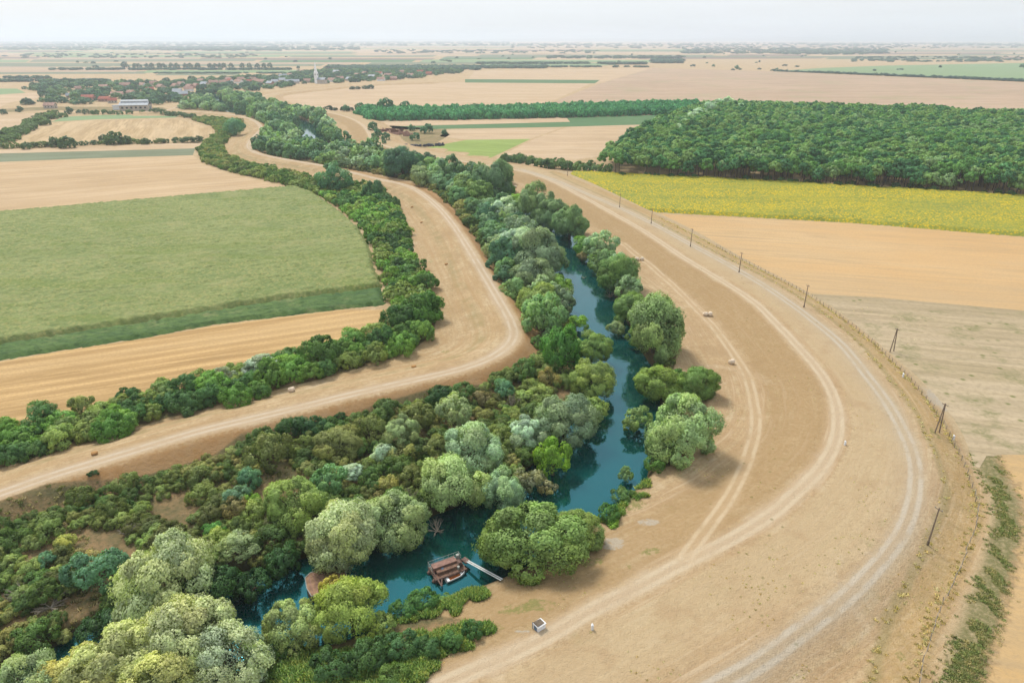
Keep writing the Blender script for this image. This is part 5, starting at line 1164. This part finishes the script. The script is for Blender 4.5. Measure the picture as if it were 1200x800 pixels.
for px, py, h, lb, dbl in ((1087, 638, 7.2, 'single leaning wooden pole nearest the camera by the grey track', False), (1098, 507, 6.8, 'lower double legged wooden pole beside the fence', True), (1045, 412, 6.6, 'upper double legged wooden pole beside the fence', True),
                      (942, 360, 7.0, 'single wooden pole third from the camera, above the double ones', False), (866, 319, 7.0, 'single wooden pole at the edge of the golden field', False), (809, 289, 7.0, 'thin wooden pole near the left corner of the golden field', False),
                      (763, 262, 6.5, 'thin pole by the sunflower corner, right one', False), (726, 243, 6.5, 'thin pole by the sunflower corner, left one', False), (665, 206, 8.5, 'thin pole at the far tip of the sunflowers', False)): pole(px, py, h, lb, dbl)
# fence
fe = thing('wire_fence', 'long rustic post and wire fence in yellow grass beside the track', 'fence', (0, 0, 0))
cum = np.concatenate([[0], np.cumsum(np.hypot(*np.diff(FENCE, axis=0).T))]); pm = B().tube((0, 0, -.2), (.04, .02, 1.25), .075, .06, 6).mesh('post', M['post'])
smax = min(cum[-1], 215.0); ss = np.arange(2.0, smax, 2.2)[:98]; tops = []
for s in ss:
    x = float(np.interp(s, cum, FENCE[:, 0]) + random.uniform(-.2, .2)); y = float(np.interp(s, cum, FENCE[:, 1])); z = float(height(np.array([[x, y]]))[0])
    o = link('post', pm, fe, (x, y, z), random.uniform(0, 6)); o.rotation_euler = (random.uniform(-.12, .12), random.uniform(-.12, .12), random.uniform(0, 6)); tops.append(Vector((x, y, z)))
for h in (.5, .85, 1.15):
    b = B()
    for p, q in zip(tops[:-1], tops[1:]): b.tube(p + Vector((0, 0, h)), q + Vector((0, 0, h)), .014, n=4)
    b.build('wire', M['post'], fe)
# car
x, y, z = place(406, 156); car = thing('parked_car', 'tiny white car standing on the dry levee berm near the ruins', 'car', (x, y, z), R_(50))
B().prism([(-2.1, -.85, .3), (2.1, -.85, .3), (2.15, -.85, .75), (1.2, -.85, .95), (-2.05, -.85, 1.0), (-2.15, -.85, .6)], (0, 1.7, 0)).build('body', M['white'], car)
B().prism([(-1.9, -.75, .98), (1.0, -.75, .95), (.4, -.75, 1.5), (-1.6, -.75, 1.5)], (0, 1.5, 0)).build('window', M['glass'], car); B().box((-.6, 0, 1.53), (1.9, 1.4, .06)).build('roof', M['white'], car)
for sx in (-1.3, 1.3):
    for sy in (-.8, .8): B().tube((sx, sy - .1, .33), (sx, sy + .1, .33), .33, n=14).build('wheel', M['rubber'], car)
# ruins and scrap
for i, (px, py, l, lb) in enumerate(((447, 157, 9, 'pink walled farm ruin, leftmost of the ruins'), (456, 156, 11, 'roofless pink ruin in the middle of the ruins'), (462, 158, 8, 'low pink ruin with broken gable right of the middle'), (471, 157, 9, 'pale ruin behind the dark bush like tree'), (478, 159, 7, 'rightmost small pink ruin'))):
    x, y = at(px, py); t = thing('farm_ruin', lb, 'ruin', (x, y, 0), i * .5 - .6); w = 6
    B().box((0, -w / 2, 1.3), (l, .4, 2.6 - .3 * i)).build('wall', M['wallpink'], t); B().box((0, w / 2, 1.5), (l, .4, 3.0)).build('wall', M['wallpink'], t)
    b = B(); b.prism([(-l / 2, -w / 2, 0), (-l / 2, w / 2, 0), (-l / 2, w / 2, 2.8), (-l / 2, 0, 4.6), (-l / 2, -w / 2, 2.6)], (.4, 0, 0)); b.build('gable', M['wallpink'], t)
    B().box((l * .1, w * .24, 3.2), (l * .8, w * .5, .2), tilt=('X', -.45)).build('roof', M['roofpink'], t)
x, y = at(497, 171.5); sp = thing('scrap_pile', 'long dark pile of scrap beside the lime green field', 'scrap pile', (x, y, 0), .25)
b = B(); r = random.Random(4)
for k in range(40): b.box((r.uniform(-16, 16), r.uniform(-2, 2), r.uniform(.3, 1.3)), (r.uniform(1, 3.2), r.uniform(.6, 2), r.uniform(.4, 1.8)), r.uniform(0, 3))
b.build('heap', M['scrap'], sp)

# ------------------------------------------------------------------ grass tufts
def tuft_mesh(name, seed, R, H, n, w, dark=.5):
    r = np.random.default_rng(seed); a = r.uniform(0, 6.283, n); q = R * np.sqrt(r.random(n)); c = np.stack([q * np.cos(a), q * np.sin(a), np.zeros(n)], -1)
    tip = c + np.stack([r.normal(0, .28, n) * H, r.normal(0, .28, n) * H, H * r.uniform(.6, 1.1, n)], -1); side = unit(np.cross(tip - c, r.normal(0, 1, (n, 3)))) * w
    mid = (c + tip) / 2 + np.array([0, 0, .1 * H]); vs = np.stack([c - side * .7, c + side * .7, mid + side, tip, mid - side], 1).reshape(-1, 3)
    me = bpy.data.meshes.new(name); me.from_pydata(vs.tolist(), [], [tuple(range(i * 5, i * 5 + 5)) for i in range(n)]); me.update(); v = np.clip(dark + r.normal(0, .15, n), 0, 1)
    fattr(me, 'v', np.repeat(v, 5)); fattr(me, 'h', np.repeat(r.uniform(0, .5, n), 5)); me.normals_split_custom_set_from_vertices(np.tile([0, -.1, 1], (n * 5, 1)).tolist()); me.materials.append(M['leaf']); return me
tf = [tuft_mesh('grass_tuft', i, .45, .75, 34, .05) for i in range(4)]
def tufts(name, pts, cols, label, s0=.8, s1=1.4, hz=1.0):
    P = np.array(pts); z = height(P); m = (z > -.9); P, z = P[m], z[m]
    stuff_instances(name, [(x, y, zz - .03, s, s * hz, random.uniform(0, 6), random.randrange(len(cols) * 4)) for (x, y), zz in zip(P, z) for s in [random.uniform(s0, s1)]], tf, label, cols)
pts = []
for _ in range(800):
    s = random.random() ** 1.2 * min(260, cum[-1] - 1); x = np.interp(s, cum, FENCE[:, 0]); y = np.interp(s, cum, FENCE[:, 1]); x1 = np.interp(s + .5, cum, FENCE[:, 0]); y1 = np.interp(s + .5, cum, FENCE[:, 1])
    t = np.array([x1 - x, y1 - y]); t /= np.hypot(*t) + 1e-9; o = random.gauss(-.3, .6) if random.random() < .75 else -5 + random.gauss(0, .5)
    pts.append((x + t[1] * o, y - t[0] * o))
tufts('dry_grass', pts, [alb(234, 208, 152, 1.9), alb(226, 202, 144, 1.9), alb(232, 214, 172, 1.9), alb(190, 176, 108, 1.9)], 'yellow dry grass along the fence', .4, .8, .5)
pts = []
for _ in range(3000):
    k = random.uniform(0, len(WEED) - 1.01); i = int(k); p = WEED[i] + (WEED[i + 1] - WEED[i]) * (k - i); o = random.gauss(0, 1.5)
    q = p + np.array([o, random.gauss(0, .5)])
    if vnoise(np.array([q[0] / 1.8]), np.array([q[1] / 3.5]), 71)[0] > .4: pts.append(q)
tufts('weeds', pts, [fc(140, 142, 84), fc(118, 130, 72), fc(176, 164, 112), fc(124, 144, 78)], 'dark green weed strip at the right edge', .4, .8, .4)
# green grass on the right bank and under the lower strip
pts = []
for _ in range(5200):
    q = W(random.uniform(520, 1120), random.uniform(330, 830)); n_ = vnoise(np.array([q[0] / 9]), np.array([q[1] / 9]), 95)[0]
    if n_ > .52 and random.random() < (n_ - .45) * 2: pts.append(tuple(q))
Q = np.array(pts); dd_ = np.minimum(np.abs(sdline(Q, TRACK_P, 20)[0]), np.minimum(np.abs(sdline(Q, TRACK_G, 20)[0]), np.abs(sdline(Q, TRACK_Q, 20)[0]))); dr_ = sdline(Q, RIVER, 60)[0]
Q = Q[(dd_ > 2.6) & (dr_ > 15)]
tufts('dry_tufts', Q, [alb(224, 200, 152, 2.2), alb(206, 184, 132, 2.2), alb(176, 172, 112, 2.2), alb(230, 206, 162, 2.2)], 'small dry tufts and weeds on the bare river plain', .12, .4, .5)
pts = []
for poly, n_ in ((WP([(466, 728), (500, 712), (530, 697), (556, 689), (575, 687), (575, 700), (535, 710), (500, 728)]), 2600), (WP([(585, 735), (560, 755), (500, 790), (460, 830), (350, 830), (380, 770), (450, 750), (530, 735)]), 6500), (WP([(690, 600), (722, 585), (760, 562), (750, 578), (725, 600), (708, 612), (692, 612)]), 1600), (WP([(275, 800), (330, 760), (400, 760), (400, 830), (270, 830)]), 1500)):
    lo, hi = poly.min(0), poly.max(0); Q = rng.uniform(lo, hi, (n_ * 2, 2)); Q = Q[sdpoly(Q, poly, 6) > (vnoise(Q[:, 0] / 1.6, Q[:, 1] / 1.6, 91) - .45) * 4][:n_]; Q = Q[rng.random(len(Q)) < .35 + vnoise(Q[:, 0] / 2.5, Q[:, 1] / 2.5, 93)]; pts += list(map(tuple, Q))
tufts('green_grass', pts, [fc(120, 152, 58), fc(100, 136, 58), fc(150, 160, 66), fc(86, 124, 52)], 'fresh green grass and reeds on the right bank', .5, 1.25, .8)
pts = []
lo, hi = Z_LEFT.min(0), Z_LEFT.max(0); Q = rng.uniform([max(lo[0], -130), 58], [60, 190], (30000, 2)); Q = Q[sdpoly(Q, Z_LEFT, 3) > .5]; Q = Q[vnoise(Q[:, 0] / 4, Q[:, 1] / 4, 81) > .45][:11000]
tufts('rough_grass', Q, [fc(118, 120, 66), fc(146, 138, 92), fc(96, 106, 54), fc(160, 148, 108)], 'rough olive and straw grass between the scrub bushes', .45, 1.0, .6)

# ------------------------------------------------------------------ air, sky and light
hz_ = B().box((0, 17000, 95), (96000, 40000, 206)).build('haze', bpy.data.materials.new('haze')); hz_['kind'] = 'stuff'; hz_['label'] = 'thin summer haze over the plain'
hm = hz_.data.materials[0]; hm.use_nodes = True; nt = hm.node_tree; nt.nodes.clear(); ou = nt.nodes.new('ShaderNodeOutputMaterial'); pv = nt.nodes.new('ShaderNodeVolumePrincipled')
pv.inputs['Color'].default_value = (.80, .88, 1.0, 1); pv.inputs['Density'].default_value = 1.25e-4; pv.inputs['Anisotropy'].default_value = .4
nt.links.new(pv.outputs[0], ou.inputs['Volume'])
SUN_EL, SUN_AZ = R_(52), R_(-35)      # azimuth from +Y towards +X
w = bpy.data.worlds.new('World'); scene.world = w; w.use_nodes = True; nt = w.node_tree; nt.nodes.clear()
ou = nt.nodes.new('ShaderNodeOutputWorld'); bg = nt.nodes.new('ShaderNodeBackground'); sky = nt.nodes.new('ShaderNodeTexSky'); sky.sky_type = 'NISHITA'; sky.sun_disc = False
sky.sun_elevation = SUN_EL; sky.sun_rotation = SUN_AZ; sky.air_density = 1.0; sky.dust_density = 3.0; sky.ozone_density = 1.0
mx = nt.nodes.new('ShaderNodeMix'); mx.data_type = 'RGBA'; tc = nt.nodes.new('ShaderNodeTexCoord'); mp = nt.nodes.new('ShaderNodeMapping'); mp.inputs[3].default_value = (1.0, 1.0, 14)
nz = nt.nodes.new('ShaderNodeTexNoise'); nz.inputs['Scale'].default_value = 2.2; nz.inputs['Detail'].default_value = 5; cr = nt.nodes.new('ShaderNodeMapRange')
for i, v in enumerate((0, .3, .7, .78, .97)):
    if i: cr.inputs[i].default_value = v
nt.links.new(tc.outputs['Generated'], mp.inputs[0]); nt.links.new(mp.outputs[0], nz.inputs[0]); nt.links.new(nz.outputs['Fac'], cr.inputs[0]); nt.links.new(cr.outputs[0], mx.inputs[0])
CL = 6.5
nt.links.new(sky.outputs[0], mx.inputs[6]); mx.inputs[7].default_value = (.925 * CL, .965 * CL, 1.0 * CL, 1); nt.links.new(mx.outputs[2], bg.inputs[0]); bg.inputs[1].default_value = .12; nt.links.new(bg.outputs[0], ou.inputs[0])
sd = bpy.data.lights.new('sun', 'SUN'); sd.energy = 2.7; sd.angle = R_(16); sd.color = (1, .95, .87); so = bpy.data.objects.new('sun', sd); COL.objects.link(so)
dirv = Vector((math.sin(SUN_AZ) * math.cos(SUN_EL), math.cos(SUN_AZ) * math.cos(SUN_EL), math.sin(SUN_EL))); so.rotation_euler = (-dirv).to_track_quat('-Z', 'Y').to_euler()
vs = scene.view_settings; scene.display_settings.display_device = 'sRGB'; vs.view_transform = 'Standard'; vs.look = 'None'; vs.exposure = .38; vs.gamma = 1
cy = scene.cycles; cy.use_denoising = True; cy.max_bounces = 5; cy.diffuse_bounces = 3; cy.glossy_bounces = 2; cy.transmission_bounces = 2; cy.volume_bounces = 1; cy.transparent_max_bounces = 4
cy.use_adaptive_sampling = True; cy.adaptive_threshold = .02; cy.caustics_reflective = False; cy.caustics_refractive = False
open('/tmp/counts.txt', 'w').write(str((COUNT, len(STUFF), n_f, len(fpts), len(Pv), len(Pb)))) if False else None
print('COUNTS', COUNT, 'STUFF', len(STUFF), 'forest', n_f, len(fpts), 'village', len(Pv), 'belt', len(Pb))
